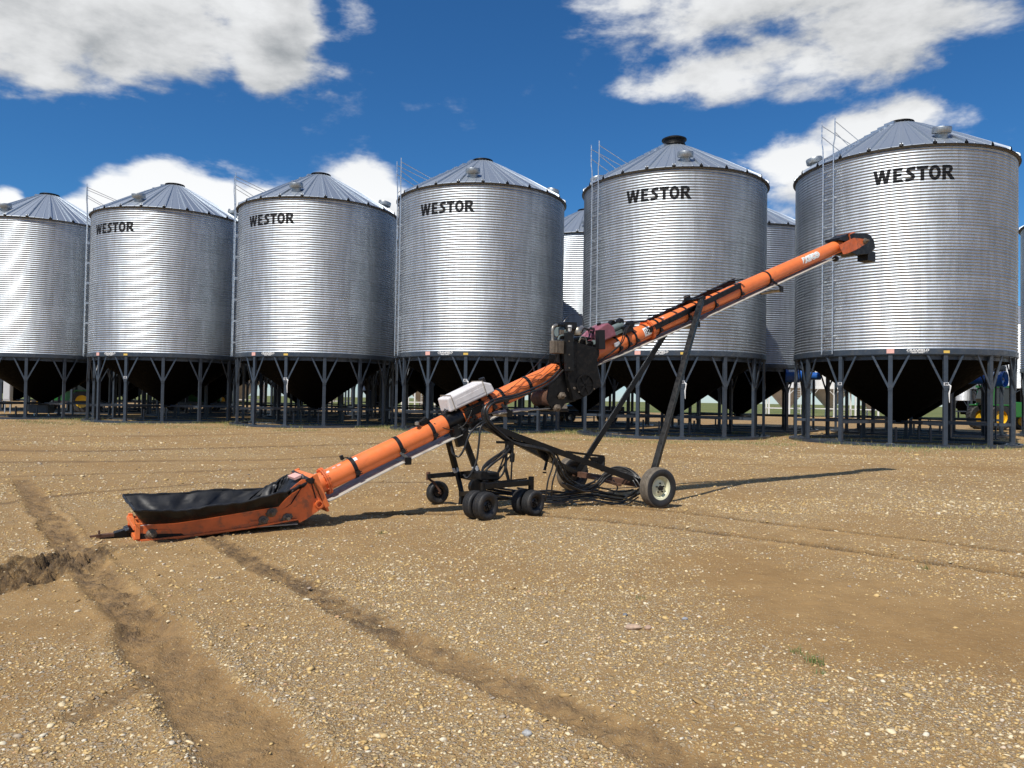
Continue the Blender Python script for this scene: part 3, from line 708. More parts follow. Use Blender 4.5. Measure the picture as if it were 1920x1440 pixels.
    pm = MB(); pm.box((0, 0, 0), (.185, .010, .125)); pl = pm.build('number_plate', M['plate'], root, bevel=.02); pl.rotation_euler = (0, 0, radians(a2)); pl.location = pol(a2, R + .014, 2.46)
    return root

def set_number(b, txt):
    pl = [c for c in b.children if c.name.startswith('number_plate')][0]
    v, f = text_mesh(txt, .12, 0, .006)
    flat_mesh([(q[0], q[1]) for q in v], f, lambda x, y: Vector((x, -.0075, y)), 'number', M['letter'], pl)
def set_bag(b):
    mb = MB(); a = LEG0
    mb.tube([pol(a + 1.2, R + .03, 2.44), pol(a + 1.9, R + .05, 2.38), pol(a + 1.7, R + .05, 2.25), pol(a + 1.35, R + .03, 2.1), pol(a + 1.5, R + .03, 1.75)], [.02, .035, .02, .03, .012], 6)
    mb.build('tied_tag', M['white'], b)

BINS = {6: (17.07, 32.91), 5: (7.74, 36.27), 4: (-1.74, 39.13), 3: (-11.02, 42.06), 2: (-20.44, 44.61), 1: (-29.61, 47.27)}
LBL = {6: 'galvanised grain bin numbered 39, largest, at the right end behind the conveyor head',
       5: 'galvanised grain bin with tall raised black roof cap, numbered 40, behind the conveyor posts',
       4: 'galvanised grain bin numbered 41, in the middle of the row, left of the conveyor engine',
       3: 'galvanised grain bin numbered 42, just left of the bin that stands behind the white tank',
       2: 'galvanised grain bin numbered 43, second from left in the front row',
       1: 'galvanised grain bin cut off by the left edge of the photo, lettering out of view'}
GF = 'front row of galvanised hopper bins'; GB = 'second row of galvanised hopper bins behind the front row'
proto = make_bin()
proto.location = (BINS[6][0], BINS[6][1], 0)
allb = {6: proto}
for k in (5, 4, 3, 2, 1):
    c = copy_tree(proto); c.location = (BINS[k][0], BINS[k][1], 0); allb[k] = c
sl_lad = []
for k, b in allb.items():
    tag(b, LBL[k], 'grain bin', GF)
for k in (6, 5, 4, 3, 2): set_number(allb[k], {6: '39', 5: '40', 4: '41', 3: '42', 2: '43'}[k])
for k in (6, 5, 4, 3): set_bag(allb[k])
cp = MB(); cp.lathe([(.52, ZA - .20), (.52, ZA + .08), (.60, ZA + .12), (.60, ZA + .18), (.45, ZA + .25), (.001, ZA + .28)], 36); cp.build('raised_cap', M['blackm'], allb[5], True)
# the second plate, 38, on the left leg of bin 39
pl2 = [c for c in allb[6].children if c.name.startswith('number_plate')][0].copy(); COL.objects.link(pl2); pl2.parent = allb[6]
a_ = LEG0 - 2 * 360 / NLEG; pl2.rotation_euler = (0, 0, radians(a_)); pl2.location = pol(a_, R + .014, 2.46)
v, f = text_mesh('39', .12, 0, .006); flat_mesh(v, f, lambda x, y: Vector((x, -.0075, y)), 'number', M['letter'], pl2)

SECOND = [(-6, 'leftmost bin of the second row, only its dark legs showing under the front row'), (-5, 'second row bin whose legs show beneath the leftmost front bin'),
          (-4, 'second row bin behind the gap between bins 43 and the leftmost bin'), (-3, 'second row bin whose legs show between bins 42 and 43'),
          (-2, 'second row bin whose dark cone shows beneath bin 42'), (-1, 'second row bin mostly hidden behind bin 41'),
          (0, 'second row bin whose roof and wall peep out between bins 41 and 40'), (1, 'second row bin whose wall shows between bins 40 and 39'),
          (2, 'second row bin hidden behind bin 39, only legs showing'), (3, 'second row bin cut off by the right edge of the photo')]
for k, lab in SECOND:
    c = copy_tree(proto, skip=('lettering', 'number_plate', 'tied_tag', 'roof_steps', 'warning_label', 'small_print', 'discharge_gate'))
    c.location = (4.7 + 9.35 * k, 49.0 - 2.87 * k, 0); tag(c, lab, 'grain bin', GB)
# ------------------------------------------------------------------ the belt conveyor
CANG = radians(32.0); CD = Vector((cos(CANG), sin(CANG), 0)); CN = Vector((-sin(CANG), cos(CANG), 0))
CO = Vector((1.66, 12.3, 0)) - CN * .10
def K(u, v, y=0.0):                 # measured place -> conveyor's own axes (x along, y across, z up)
    r = ray(u, v); e = Vector((0, 0, EYE)); t = (y - (e - CO).dot(CN)) / r.dot(CN); p = e + r * t
    return Vector(((p - CO).dot(CD), y, p.z))
def KL(x, y): p = Vector((x, y, 0)) - CO; return Vector((p.dot(CD), p.dot(CN), 0))
def proj_u(p):
    w = CO + CD * p.x + CN * p.y + Vector((0, 0, p.z)); d = w - Vector((0, 0, EYE))
    return 960 + FPX * d.dot(rt) / d.dot(fw)
cv = empty('belt_conveyor', CO, CANG)
tag(cv, 'orange tube belt conveyor on black wheeled frame, raised over the gravel yard', 'conveyor')
A0 = K(590, 911); A1 = K(1582, 457); TD = (A1 - A0).normalized(); TN = Vector((-TD.z, 0, TD.x)); TLEN = (A1 - A0).length
SJ, BOW = TLEN * .36, .062           # the tube is two straight lengths meeting at a slight angle
def TP(s, n=0.0, y=0.0): return A0 + TD * s + TN * (n + BOW * (s / SJ if s < SJ else (TLEN - s) / (TLEN - SJ))) + Vector((0, y, 0))
def TU(u):
    lo, hi = -1.0, TLEN + 1
    for _ in range(40):
        m = (lo + hi) / 2
        if proj_u(TP(m)) < u: lo = m
        else: hi = m
    return lo
TR = .137
T3 = Matrix((TD, Vector((0, 1, 0)), TN)).transposed()       # columns: along, across, normal
# tube
mb = MB(); s1, s2 = TU(609), TU(1214)
mb.cyl(TP(-.05), TP(s1), TR * .97, seg=40); mb.cyl(TP(s1), TP(SJ), TR, seg=40); mb.cyl(TP(SJ), TP(s2), TR, seg=40); mb.cyl(TP(s2), TP(TLEN + .02), TR * .985, seg=40)
tube = mb.build('tube', M['orange'], cv, True)
for s in (s1, s2):
    mb = MB(); mb.cyl(TP(s - .022), TP(s - .003), TR + .045, seg=36); mb.cyl(TP(s + .003), TP(s + .022), TR + .045, seg=36)
    for k in range(12):
        t = 2 * pi * k / 12; o = Vector((0, cos(t), 0)) * (TR + .028) + TN * sin(t) * (TR + .028); mb.cyl(TP(s - .035) + o, TP(s + .035) + o, .010, seg=6)
    mb.build('flange', M['orange2'], cv, True)
for u in (661, 745, 806, 877, 899, 916, 937, 986, 1046, 1152, 1169, 1183, 1227, 1281, 1331, 1379, 1434):
    s = TU(u); w = .052 if u < 1100 else .040; mb = MB()
    mb.lathe([(TR - .002, -w / 2), (TR + .007, -w / 2), (TR + .007, w / 2), (TR - .002, w / 2)], 32, M3=Matrix((Vector((0, 1, 0)), TN, TD)).transposed(), c=TP(s), closed=True)
    t = -.35; o = Vector((0, -cos(t), 0)) * (TR + .02) + TN * sin(t) * (TR + .02)
    mb.box(TP(s) + o, (w * 1.1, .045, .05), T3); mb.box(TP(s + w * .5) + o * 1.06, (.05, .012, .012), T3); mb.box(TP(s + w * .4, -.03) + o * 1.02, (.07, .010, .010), T3)
    mb.build('tube_clamp', M['strap'], cv, True)
# dark saddle wrapped round the tube and its rails
mb = MB(); sa, sb_ = TU(833), TU(862)
mb.cyl(TP(sa), TP(sb_), TR + .012, seg=32); mb.box(TP((sa + sb_) / 2, -TR * .8, -.10), (sb_ - sa, .06, .16), T3)
mb.box(TP(TU(880), .02, -TR - .008), (.30, .02, .10), T3); mb.box(TP(TU(884), .09, -.11), (.34, .05, .03), T3)
mb.prism([(q.x, q.z) for q in (K(846, 802, -.15), K(858, 797, -.15), K(862, 820, -.15), K(868, 834, -.15), K(856, 838, -.15))], -.22, -.13)
mb.prism([(q.x, q.z) for q in (K(872, 795, -.15), K(894, 786, -.15), K(900, 792, -.15), K(878, 802, -.15))], -.24, -.12)
mb.box(K(884, 787, -.25), (.05, .04, .05))
mb.build('saddle', M['black'], cv, True)
mb = MB(); rr_ = random.Random(3)
for i in range(9):
    a = TU(828 + rr_.random() * 15); L = .30 + rr_.random() * .5; n0 = TR + .02
    P = [TP(a + L * t / 5, n0 + .02 * rr_.random() + (.03 if 0 < t < 5 else 0), -.02 - .10 * rr_.random() + .03 * sin(t * 2 + i)) for t in range(6)]
    mb.tube(spline(P, 4), .005, 5)
mb.tube(spline([TP(TU(812), .1, -.10), TP(TU(830), -.06, -.16), TP(TU(850), -.08, -.24), TP(TU(872), .02, -.18), TP(TU(885), .12, -.08)], 6), .006, 6)
mb.build('cable_tangle', M['hose'], cv, True)
# lamp / switch cluster on the lower tube, small knobs
mb = MB(); mb.cyl(TP(TU(786), TR + .03, -.03), TP(TU(806), TR + .06, -.02), .028, seg=10); mb.box(TP(TU(800), TR + .03, -.05), (.14, .05, .05), T3); mb.build('lamp_bracket', M['blackm'], cv, True)
mb = MB(); mb.lathe([(.001, -.02), (.03, -.02), (.032, .02), (.001, .03)], 12, c=TP(TU(786), TR + .055, -.08)); mb.build('side_lamp', M['steel'], cv, True)
mb = MB(); mb.box(TP(TU(650), TR + .05, 0), (.04, .04, .06), T3); mb.tube([TP(TU(650), TR + .04, 0), TP(TU(660), TR + .02, -.02)], .008, 6); mb.build('knob', M['strap'], cv)
# decals on the tube
def on_tube(u_mid, ang0, scale=1.0, off=.0035):
    s0 = TU(u_mid)
    def f(x, y):
        t = ang0 + y / (TR + off); o = Vector((0, -cos(t), 0)) * (TR + off) + TN * sin(t) * (TR + off); return TP(s0 + x) + o
    return f
def patch(fn, x0, x1, y0, y1, name, m, n=8):
    mb = MB()
    for i in range(n):
        a = y0 + (y1 - y0) * i / n; b_ = y0 + (y1 - y0) * (i + 1) / n; mb.add([fn(x0, a), fn(x1, a), fn(x1, b_), fn(x0, b_)], [(0, 1, 2, 3)])
    return mb.build(name, m, cv)
f = on_tube(1204, .15); d1 = patch(f, -.075, .085, -.075, .075, 'number_decal', M['white'])
v, fc = text_mesh('1545', .13, 0, .004)
k = .068 / max(q[0] for q in v); f2 = on_tube(1204, .15, off=.0055)
flat_mesh([(q[0] * k + .005, q[1] * .95) for q in v], fc, f2, 'number', M['letter'], d1, cuty=np.arange(-.06, .07, .02))
f = on_tube(1510, .30)
v, fc = text_mesh('BATCO', .15, .35, .022)
k = .30 / max(q[0] for q in v)
lg = flat_mesh([(q[0] * k, q[1] * .95) for q in v], fc, f, 'logo_decal', M['white'], cv, cuty=np.arange(-.08, .09, .02))
v, fc = text_mesh('BATCO', .15, .35, -.004)
f2 = on_tube(1510, .30, off=.0055); lgreen = mat('logo_green', (.10, .30, .22), .5)
flat_mesh([(q[0] * k, q[1] * .95) for q in v], fc, f2, 'logo_letters', lgreen, lg, cuty=np.arange(-.08, .09, .02))
patch(on_tube(664, .95), -.045, .05, -.028, .028, 'sticker', M['white'], 4)
patch(on_tube(616, .95), -.05, .02, -.018, .012, 'sticker', M['white'], 4); patch(on_tube(628, 1.1), -.015, .03, -.014, .014, 'sticker', M['redlab'], 4); patch(on_tube(638, 1.12), -.02, .03, -.014, .02, 'sticker', M['redlab'], 4)
patch(on_tube(1240, 1.0), -.03, .03, -.02, .02, 'sticker', M['redlab'], 3)
# thin cable clipped along the tube
mb = MB()
for (ua, ub, ang, rad) in ((1055, 1600, -.62, .0045), (880, 1010, .62, .004), (905, 1052, .25, .006)):
    sA, sB = TU(ua), TU(min(ub, 1578)); P = []
    for i in range(40):
        s = sA + (sB - sA) * i / 39; t = ang + .10 * sin(i * .9) ; P.append(TP(s) + Vector((0, -cos(t), 0)) * (TR + .012) + TN * sin(t) * (TR + .012))
    mb.tube(P, rad, 5)
mb.build('cable', M['hose'], cv, True)
# belt: lower return run, the level run into the drive, and the upper run seen from below
BW = .185
def belt_run(pts, name, th=.011):
    mb = MB(); P = [K(u, v, -BW * 1.3) for u, v in pts]; n = len(P)
    N_ = []
    for i in range(n):
        d = (P[min(i + 1, n - 1)] - P[max(i - 1, 0)]).normalized(); N_.append(Vector((-d.z, 0, d.x)))
    secs = []
    for p, nv in zip(P, N_):
        secs.append([Vector((p.x, y, p.z)) + nv * (o + c) for (y, o, c) in ((-BW * 1.3, 0, .010), (-BW * 1.1, 0, 0), (BW * .8, 0, 0), (BW, 0, .014))] + [Vector((p.x, y, p.z)) + nv * (th + c) for (y, c) in ((BW, .014), (BW * .8, 0), (-BW * 1.1, 0), (-BW * 1.3, .010))])
    vs = [q for s_ in secs for q in s_]; fs = [(i * 8 + k, i * 8 + (k + 1) % 8, (i + 1) * 8 + (k + 1) % 8, (i + 1) * 8 + k) for i in range(n - 1) for k in range(8)]
    fs += [tuple(range(7, -1, -1)), tuple((n - 1) * 8 + k for k in range(8))]
    mb.add(vs, fs); return mb.build(name, M['belt'], cv)
belt_run([(604, 949), (640, 932), (690, 905), (752, 873), (800, 850), (860, 821), (900, 801), (936, 782)], 'belt')
belt_run([(941, 777), (980, 772), (1040, 767)], 'belt')
belt_run([(1118, 688), (1180, 662), (1250, 631), (1320, 600), (1380, 572), (1444, 542), (1500, 516), (1566, 486)], 'belt')
def roller(u, v, drop_to_tube=True):
    mb = MB(); c = K(u, v, 0); mb.cyl((c.x, -.24, c.z - .02), (c.x, .24, c.z - .02), .028, seg=12)
    o_ = mb.build('return_roller', M['steel'], cv, True)
    for s in (-1, 1):
        br_ = MB(); br_.box((c.x, s * .235, c.z), (.09, .02, .10)); s_t = TU(u - 12)
        br_.bar((c.x, s * .235, c.z + .03), TP(s_t, -.06, s * (TR + .01)), .04, .012, up=(0, 1, 0))
        br_.build('roller_bracket', M['black'], o_)
for u, v in ((752, 862), (858, 812), (940, 775), (1290, 610), (1446, 545)): roller(u, v)
mb = MB(); c = K(1569, 485, -.05); mb.lathe([(.001, -.06), (.045, -.05), (.055, 0), (.045, .05), (.001, .06)], 10, axis='y', c=(c.x, -.02, c.z)); mb.tube([(c.x, -.02, c.z), (c.x + .02, -.02, c.z + .12)], .012, 6); mb.tube(spline([K(1588, 474, -.2), K(1586, 482, -.2), K(1566, 500, -.15), K(1555, 520, -.1), K(1500, 560, 0)], 5), .003, 4); mb.build('limit_weight', M['strap'], cv, True)

# ---- hopper
def PP(l, y): return [(q.x, q.z) for q in (K(u, v, y) for u, v in l)]
HY = .40
side = PP([(259, 1017), (348, 1009), (465, 992), (559, 975), (561, 980), (573, 974), (608, 950), (583, 898), (566, 899), (545, 916), (520, 950), (273, 985), (259, 988)], -HY)
side_far = [q for i, q in enumerate(side) if i not in (7, 8, 9, 10)]
for s in (-1, 1):
    mb = MB(); mb.prism(side if s < 0 else side_far, s * HY - .006, s * HY + .006)
    lip = PP([(262, 1015), (345, 1007), (470, 990), (557, 974)], -HY)
    for a, b_ in zip(lip[:-1], lip[1:]): mb.bar((a[0], s * (HY + .02), a[1] + .012), (b_[0], s * (HY + .02), b_[1] + .012), .05, .018)
    pl = mb.build('hopper_side', M['orange2'], cv)
mb = MB(); x0, x1 = side[0][0], side[3][0]
mb.box(((x0 + x1) / 2, 0, .05), (x1 - x0, HY * 2 - .02, .012)); mb.build('hopper_floor', M['belt'], cv)
mb = MB(); q0 = K(256, 985, -HY); mb.bar((q0.x, -HY, .14), (q0.x, HY, .14), .06, .05); mb.bar((q0.x, -HY, .03), (q0.x, HY, .03), .05, .05)
for s in (-1, 1): mb.bar((q0.x + .01, s * HY * .98, .02), (q0.x + .01, s * HY * .98, .19), .05, .06, up=(0, 1, 0)); mb.bar((q0.x, s * .2, .14), (q0.x + .18, s * .2, .16), .04, .02)
mb.build('front_crossbar', M['orange'], cv, bevel=.004)
# mud stuck on the lower side plate
mb = MB(); mb.prism(PP([(259, 1000), (285, 1001), (340, 1000), (350, 1006), (300, 1010), (262, 1013)], -HY), -HY - .011, -HY - .007); mb.build('mud_cake', M['blackm'], cv)
# rear transition box
q = [K(545, 899, -HY), K(583, 898, -HY), K(608, 950, -HY), K(590, 962, -HY), K(557, 940, -HY)]
mb = MB(); a = TP(-.04, TR * 1.35); b_ = TP(-.04, -TR * 1.75)
mb.add([(a.x, -HY, a.z), (a.x, HY, a.z), (b_.x, HY, b_.z), (b_.x, -HY, b_.z)], [(0, 1, 2, 3)])
mb.v = []; mb.f = []
mb.bar(TP(-.05, -.28, 0), TP(-.05, .21, 0), HY * 2 - .03, .03, up=TD); mb.bar(TP(-.06, .21, 0), TP(-.13, .20, 0), HY * 2 - .03, .012, up=TN)
for s in (-1, 1): mb.bar(TP(-.045, -.22, s * (HY - .02)), TP(-.045, .22, s * (HY - .02)), .05, .06, up=TD)
mb.build('transition_box', M['orange'], cv, bevel=.004)
mb = MB(); c = K(597, 945, -HY); mb.lathe([(.030, -.03), (.048, -.03), (.048, .03), (.030, .03)], 20, axis='y', c=(c.x, -HY - .02, c.z), closed=True); mb.lathe([(.001, .01), (.03, .01), (.03, .0)], 16, axis='y', c=(c.x, -HY - .02, c.z)); mb.build('pipe_stub', M['orange2'], cv, True)
mb = MB(); mb.bar(K(584, 905, -HY - .012), K(592, 934, -HY - .012), .012, .012); mb.box(K(583, 902, -HY - .02), (.05, .03, .05)); mb.build('latch_rod', M['blackm'], cv)
def bearing(u, v, y, r=.045, name='bearing', sgn=-1, m='bearing'):
    c = K(u, v, y); mb = MB()
    mb.box(c, (r * 3.0, .018, r * 1.1), Matrix.Rotation(radians(-25), 3, 'Y')); 
    mb.lathe([(.001, 0), (r * 1.25, 0), (r * 1.2, .02), (r * .7, .035), (r * .6, .03), (r * .6, .05), (r * .42, .055), (r * .42, .09), (.001, .09)], 20, axis='y', M3=Matrix.Diagonal((1, sgn, 1)).to_3x3(), c=c)
    return mb.build(name, M[m], cv, True)
for u, v in ((284, 1001), (509, 961), (493, 976), (538, 971)): bearing(u, v, -HY - .008)
for u, v in ((303, 996), (478, 979)):
    mb = MB(); mb.box(K(u, v, -HY - .012), (.13, .02, .03)); mb.build('adjuster', M['orange2'], cv)
# canvas skirt: pleated vinyl hung between the rod frame and the side plates
rim = [(-7.08, .66, .37), (-7.08, 0, .385), (-7.08, -.66, .37)]
rn = [K(253, 956, -.66), K(319, 956.5, -.62), K(379, 952, -.60), K(450, 940, -.58), K(520, 926, -.56), K(552, 914, -.50), K(575, 905, -.44)]
rf = [K(231, 929, .66), K(330, 922.5, .62), K(410, 918.5, .60), K(494, 914, .56), K(512, 906, .50), K(537, 890, .44), K(548, 889, .38)]
bn_ = [K(273, 984, -HY - .012), K(330, 981, -HY - .012), K(390, 972, -HY - .012), K(455, 961, -HY - .012), K(522, 950, -HY - .012), K(545, 925, -HY - .012), K(572, 908, -HY - .012)]
top = [rf[-1]] + [p for p in reversed(rf[:-1])] + [Vector((rn[0].x - .005, 0, .375))] + rn
bot = [Vector((p.x, HY, min(p.z, .20))) for p in reversed(bn_)] + [Vector((bn_[0].x + .02, 0, bn_[0].z))] + bn_
def lin(P, n=10):
    o = []
    for a, b_ in zip(P[:-1], P[1:]): o += [a.lerp(b_, i / n) for i in range(n)]
    return o + [P[-1]]
top = lin(top); bot = lin(bot)
for i, q in enumerate(top): top[i] = q + Vector((0, 0, -.014 * abs(sin(i * .157)) - .006 * sin(i * .41) + .003 * sin(i * 1.7)))
vs, rows = [], 14; n = len(top)
for j in range(rows):
    t = j / (rows - 1)
    for i in range(n):
        a = top[i]; b_ = bot[i]; p = a.lerp(b_, t)
        outw = Vector((0, 1 if i < n // 2 else -1, .3))
        w = sin(pi * t) * (.030 * sin(i * .55 + 2 * t) + .022 * sin(i * 1.31 + 1.3 + 3 * t) + .015 * sin(i * .21))
        crumple = .022 * sin(i * 2.3 + t * 5) * (1 if i > n * .88 or i < n * .14 else .22)
        vs.append(p + outw * (w + crumple * sin(pi * min(1, t * 1.6 + .15))) + Vector((0, 0, -.02 * sin(pi * t) + (.012 * sin(i * .9) if 0 < t < .4 else 0))))
# rear end panel of the skirt, gathered up to the roll
e0, e1 = rf[-1], rn[-1]; bx_ = -5.72
pv, NN = [], 18
for j in range(9):
    for i in range(NN + 1):
        a = i / NN; t = j / 8; tp_ = e0.lerp(e1, a); bt = Vector((bx_ + .02 * sin(i), HY * .96 * (1 - 2 * a), .10)); q = tp_.lerp(bt, t)
        q.z += -.07 * sin(pi * t) + .022 * sin(i * 1.9 + j * .9) * sin(pi * t); q.x += .03 * sin(i * 1.3 + j) * sin(pi * t); pv.append(q)
mb = MB(); mb.add(pv, [(j * (NN + 1) + i, j * (NN + 1) + i + 1, (j + 1) * (NN + 1) + i + 1, (j + 1) * (NN + 1) + i) for j in range(8) for i in range(NN)]); mb.build('skirt_end_panel', M['canvas'], cv, True, angle=70)
# rolled hem at the rim
fs = [(j * n + i, j * n + i + 1, (j + 1) * n + i + 1, (j + 1) * n + i) for j in range(rows - 1) for i in range(n - 1)]
mb = MB(); mb.add(vs, fs); cvs = mb.build('canvas_skirt', M['canvas'], cv, True, angle=60)
so_ = cvs.modifiers.new('thick', 'SOLIDIFY'); so_.thickness = .006
mb = MB(); mb.tube([p + Vector((0, 0, .004 * sin(i))) for i, p in enumerate(top)], .014, 8); mb.build('skirt_hem', M['canvas'], cvs, True)
mb = MB(); mb.tube([rf[-1] + Vector((.02, .02, .02)), rn[-1] + Vector((.02, -.02, .03))], .03, 10); mb.build('skirt_roll', M['canvas'], cvs, True)
mb = MB(); mb.tube([rf[-1] + Vector((.10, -.1, .035)), rn[-1] + Vector((.0, .15, .05))], .012, 8); mb.build('steel_rod', M['steel'], cv, True)
for pz in (rf[-1], rn[-1]): 
    mb = MB(); mb.lathe([(.001, -.04), (.035, -.03), (.04, .02), (.001, .04)], 10, c=pz + Vector((.06, 0, .02))); mb.build('rod_knob', M['strap'], cv, True)
mb = MB(); mb.box(K(553, 893, 0), (.10, .30, .03), T3); mb.build('warning_plate', M['redlab'], cv)
mb = MB(); mb.tube(spline([K(247, 958, -.6), K(250, 966, -.55), K(252, 975, -.5), K(254, 984, -.42)], 5), .003, 4); mb.build('tie_wire', M['steel'], cv)
# tongue
mb = MB(); mb.prism(PP([(256, 996), (232, 992), (213, 998), (213, 1006), (232, 1007), (256, 1010)], 0), -.07, .07); mb.prism(PP([(256, 990), (240, 988), (232, 992), (256, 999)], 0), -.16, .16); mb.build('tongue', M['black'], cv, bevel=.005)
mb = MB(); mb.bar(K(214, 1002, -.02), K(185, 1005, -.02), .09, .03); mb.bar(K(190, 1003, -.05), K(168, 1006.5, -.05), .03, .02); mb.bar(K(190, 1006, .03), K(180, 1007.5, .03), .03, .02); mb.box(K(186, 1000, 0), (.02, .03, .06)); mb.build('hitch_bar', M['rust'], cv)

# ---- discharge head
HW = .19
sp0 = PP([(1572, 460), (1579, 457), (1590, 451), (1601, 446), (1619, 448), (1622, 458), (1601, 470), (1587, 476), (1581, 477)], -HW)
mb = MB()
for s in (-1, 1): mb.prism(sp0, s * HW - .006, s * HW + .006)
a = TP(TLEN - .05); mb.bar(TP(TLEN - .02, -.17), TP(TLEN - .02, .17), HW * 2 - .014, .02, up=TD)
mb.bar(TP(TLEN - .02, .17), TP(TLEN + .16, .17), HW * 2 + .02, .012, up=TN); mb.bar(TP(TLEN + .0, -.175), TP(TLEN + .22, -.175), HW * 2, .012, up=TN)
mb.build('head_plates', M['orange2'], cv)
hood = PP([(1580, 444), (1590, 441), (1598, 436), (1628, 435.5), (1638, 439), (1645, 449), (1648, 464), (1643, 469), (1637, 475), (1613, 477), (1601, 472), (1596, 462), (1590, 451), (1580, 449)], -.24)
mb = MB(); mb.prism(hood, -.165, .165); mb.build('discharge_hood', M['black'], cv, bevel=.006)
mb = MB(); c = K(1624.5, 480, 0); mb.box((c.x, 0, c.z - .02), (.27, .24, .20)); mb.build('spout', M['strap'], cv)
bearing(1622, 452, -.20, .05)

# ---- white tank strapped on the tube
def tube_block(u0, u1, prof, y0, y1, name, m, parent=cv, bevel=.012, n0=0.0):
    s0, s1_ = TU(u0), TU(u1); mb = MB(); P = [TP(s0 + (s1_ - s0) * a, n0 + b_) for a, b_ in prof]
    mb.prism([(q.x, q.z) for q in P], y0, y1); return mb.build(name, m, parent, bevel=bevel)
tk = tube_block(842, 925, [(0, 0), (1, 0), (.975, .13), (.80, .215), (.02, .20)], -.155, .155, 'water_tank', M['poly'], n0=TR + .015, bevel=.022)
tube_block(856, 908, [(0, 0), (1, 0), (1, .085), (0, .075)], -.159, -.154, 'recess', M['poly'], tk, .002, n0=TR + .07)
sc = TU(918); mb = MB(); mb.cyl(TP(sc, TR + .18), TP(sc, TR + .25), .045, seg=20); mb.build('filler_cap', M['strap'], tk, True)
for u in (851, 909):
    s = TU(u); mb = MB()
    for a, b_ in (((-.162, 0), (-.162, .225)), ((-.162, .228), (.162, .228)), ((.162, 0), (.162, .225))): mb.bar(TP(s, TR + .005 + a[1], a[0]), TP(s, TR + .005 + b_[1], b_[0]), .014, .006, up=TD)
    mb.build('tank_strap', M['steel'], tk)
# ---- engine, guard and belt drive
mb = MB()
mb.prism(PP([(1060, 660), (1073, 640), (1119, 652), (1121, 690), (1128, 723), (1092, 747), (1076, 751), (1066, 712)], -.36), -.36, -.28)
guard = mb.build('belt_guard', M['blackm'], cv, bevel=.006)
mb = MB(); p0, p1 = K(1066, 624, -.38), K(1067, 696, -.38); mb.bar(p0, p1, .125, .07, up=(0, 1, 0)); mb.bar(K(1068, 696, -.34), K(1080, 750, -.34), .06, .03, up=(0, 1, 0)); mb.build('guard_channel', M['black'], cv, bevel=.006)
c = K(1097, 722, -.365); mb = MB(); mb.lathe([(.15, 0), (.165, 0), (.165, .014), (.15, .014)], 40, axis='y', M3=Matrix.Diagonal((1, -1, 1)).to_3x3(), c=c, closed=True)
for k in range(6):
    t = pi / 3 * k; mb.bar(c, c + Vector((cos(t), 0, sin(t))) * .15, .03, .012, up=(0, 1, 0))
mb.build('pulley', M['blackm'], cv, True)
mb = MB(); mb.prism(PP([(1030, 722), (1056, 700), (1070, 706), (1080, 752), (1060, 757), (1050, 771), (1036, 770), (1026, 748)], -.27), -.27, -.24); mb.build('drive_box', M['black'], cv, bevel=.006)
mb = MB(); mb.prism(PP([(1010, 735), (1056, 700), (1070, 706), (1080, 752), (1060, 757), (1050, 771), (1014, 768), (1004, 750)], .22), .24, .27); mb.prism(PP([(1012, 764), (1050, 766), (1050, 771), (1014, 769)], 0), -.23, .23); mb.build('drive_box', M['black'], cv)
mb = MB(); c = K(1018, 746, 0); mb.cyl((c.x + .05, -.22, c.z), (c.x + .05, .22, c.z), .13, seg=28); mb.build('drive_drum', M['rust'], cv, True)
mb = MB(); c = K(1042, 765, 0); mb.cyl((c.x, -.22, c.z + .02), (c.x, .22, c.z + .02), .06, seg=20); mb.build('snub_drum', M['steel'], cv, True)
for u, v in ((1071, 728), (1053, 742), (1044, 765)): bearing(u, v, -.285, .045)
mb = MB(); mb.box(K(1078, 660, -.05), (.42, .40, .34)); mb.box(K(1060, 672, -.15), (.25, .22, .16)); mb.box(K(1092, 636, -.05), (.30, .30, .05)); mb.lathe([(.001, -.1), (.14, -.1), (.16, 0), (.14, .1), (.001, .1)], 18, axis='y', c=K(1104, 662, -.1)); mb.box(K(1085, 690, 0), (.5, .3, .12)); mb.build('engine_block', M['blackm'], cv, bevel=.015)
mb = MB()
for k in range(9): mb.box(K(1078, 640, -.05) + Vector((0, 0, -.02 * k)), (.30, .44, .007))
mb.build('cooling_fins', M['blackm'], cv)
mb = MB(); mb.box(K(1044, 651, -.30), (.20, .10, .19)); mb.box(K(1044, 651, -.355), (.03, .012, .17)); mb.build('muffler', M['bearing'], cv, bevel=.02)
mb = MB(); mb.tube(spline([K(1036, 642, -.28), K(1036, 628, -.28), K(1036, 616, -.28), K(1040, 610.5, -.27), K(1050, 609, -.22), K(1056, 609, -.2)], 5), .021, 10); mb.build('exhaust_pipe', M['steel'], cv, True)
mb = MB(); mb.tube([K(1044, 609.5, -.25), K(1047, 609, -.24), K(1050, 609, -.22), K(1056, 609, -.2)], [.03, .036, .03, .036], 10); mb.box(K(1063, 611.5, -.12), (.22, .24, .115)); mb.box(K(1063, 605.5, -.12), (.20, .20, .02)); mb.build('air_cleaner', M['strap'], cv, bevel=.012)
mb = MB(); p = K(1068.5, 613, -.26); mb.cyl(p + Vector((0, 0, -.02)), p + Vector((0, 0, .025)), .032, seg=14); mb.cyl(p + Vector((0, 0, -.07)), p + Vector((0, 0, -.02)), .020, .03, seg=14); mb.build('fuel_filter', M['white'], cv, True)
mb = MB(); mb.lathe([(.001, -.07), (.06, -.06), (.075, 0), (.06, .05), (.03, .07), (.001, .07)], 18, c=K(1083, 621, -.2)); mb.cyl(K(1083, 621, -.2), K(1091, 614, -.1), .035, seg=12); mb.build('carburettor', M['steel'], cv, True)
mb = MB()
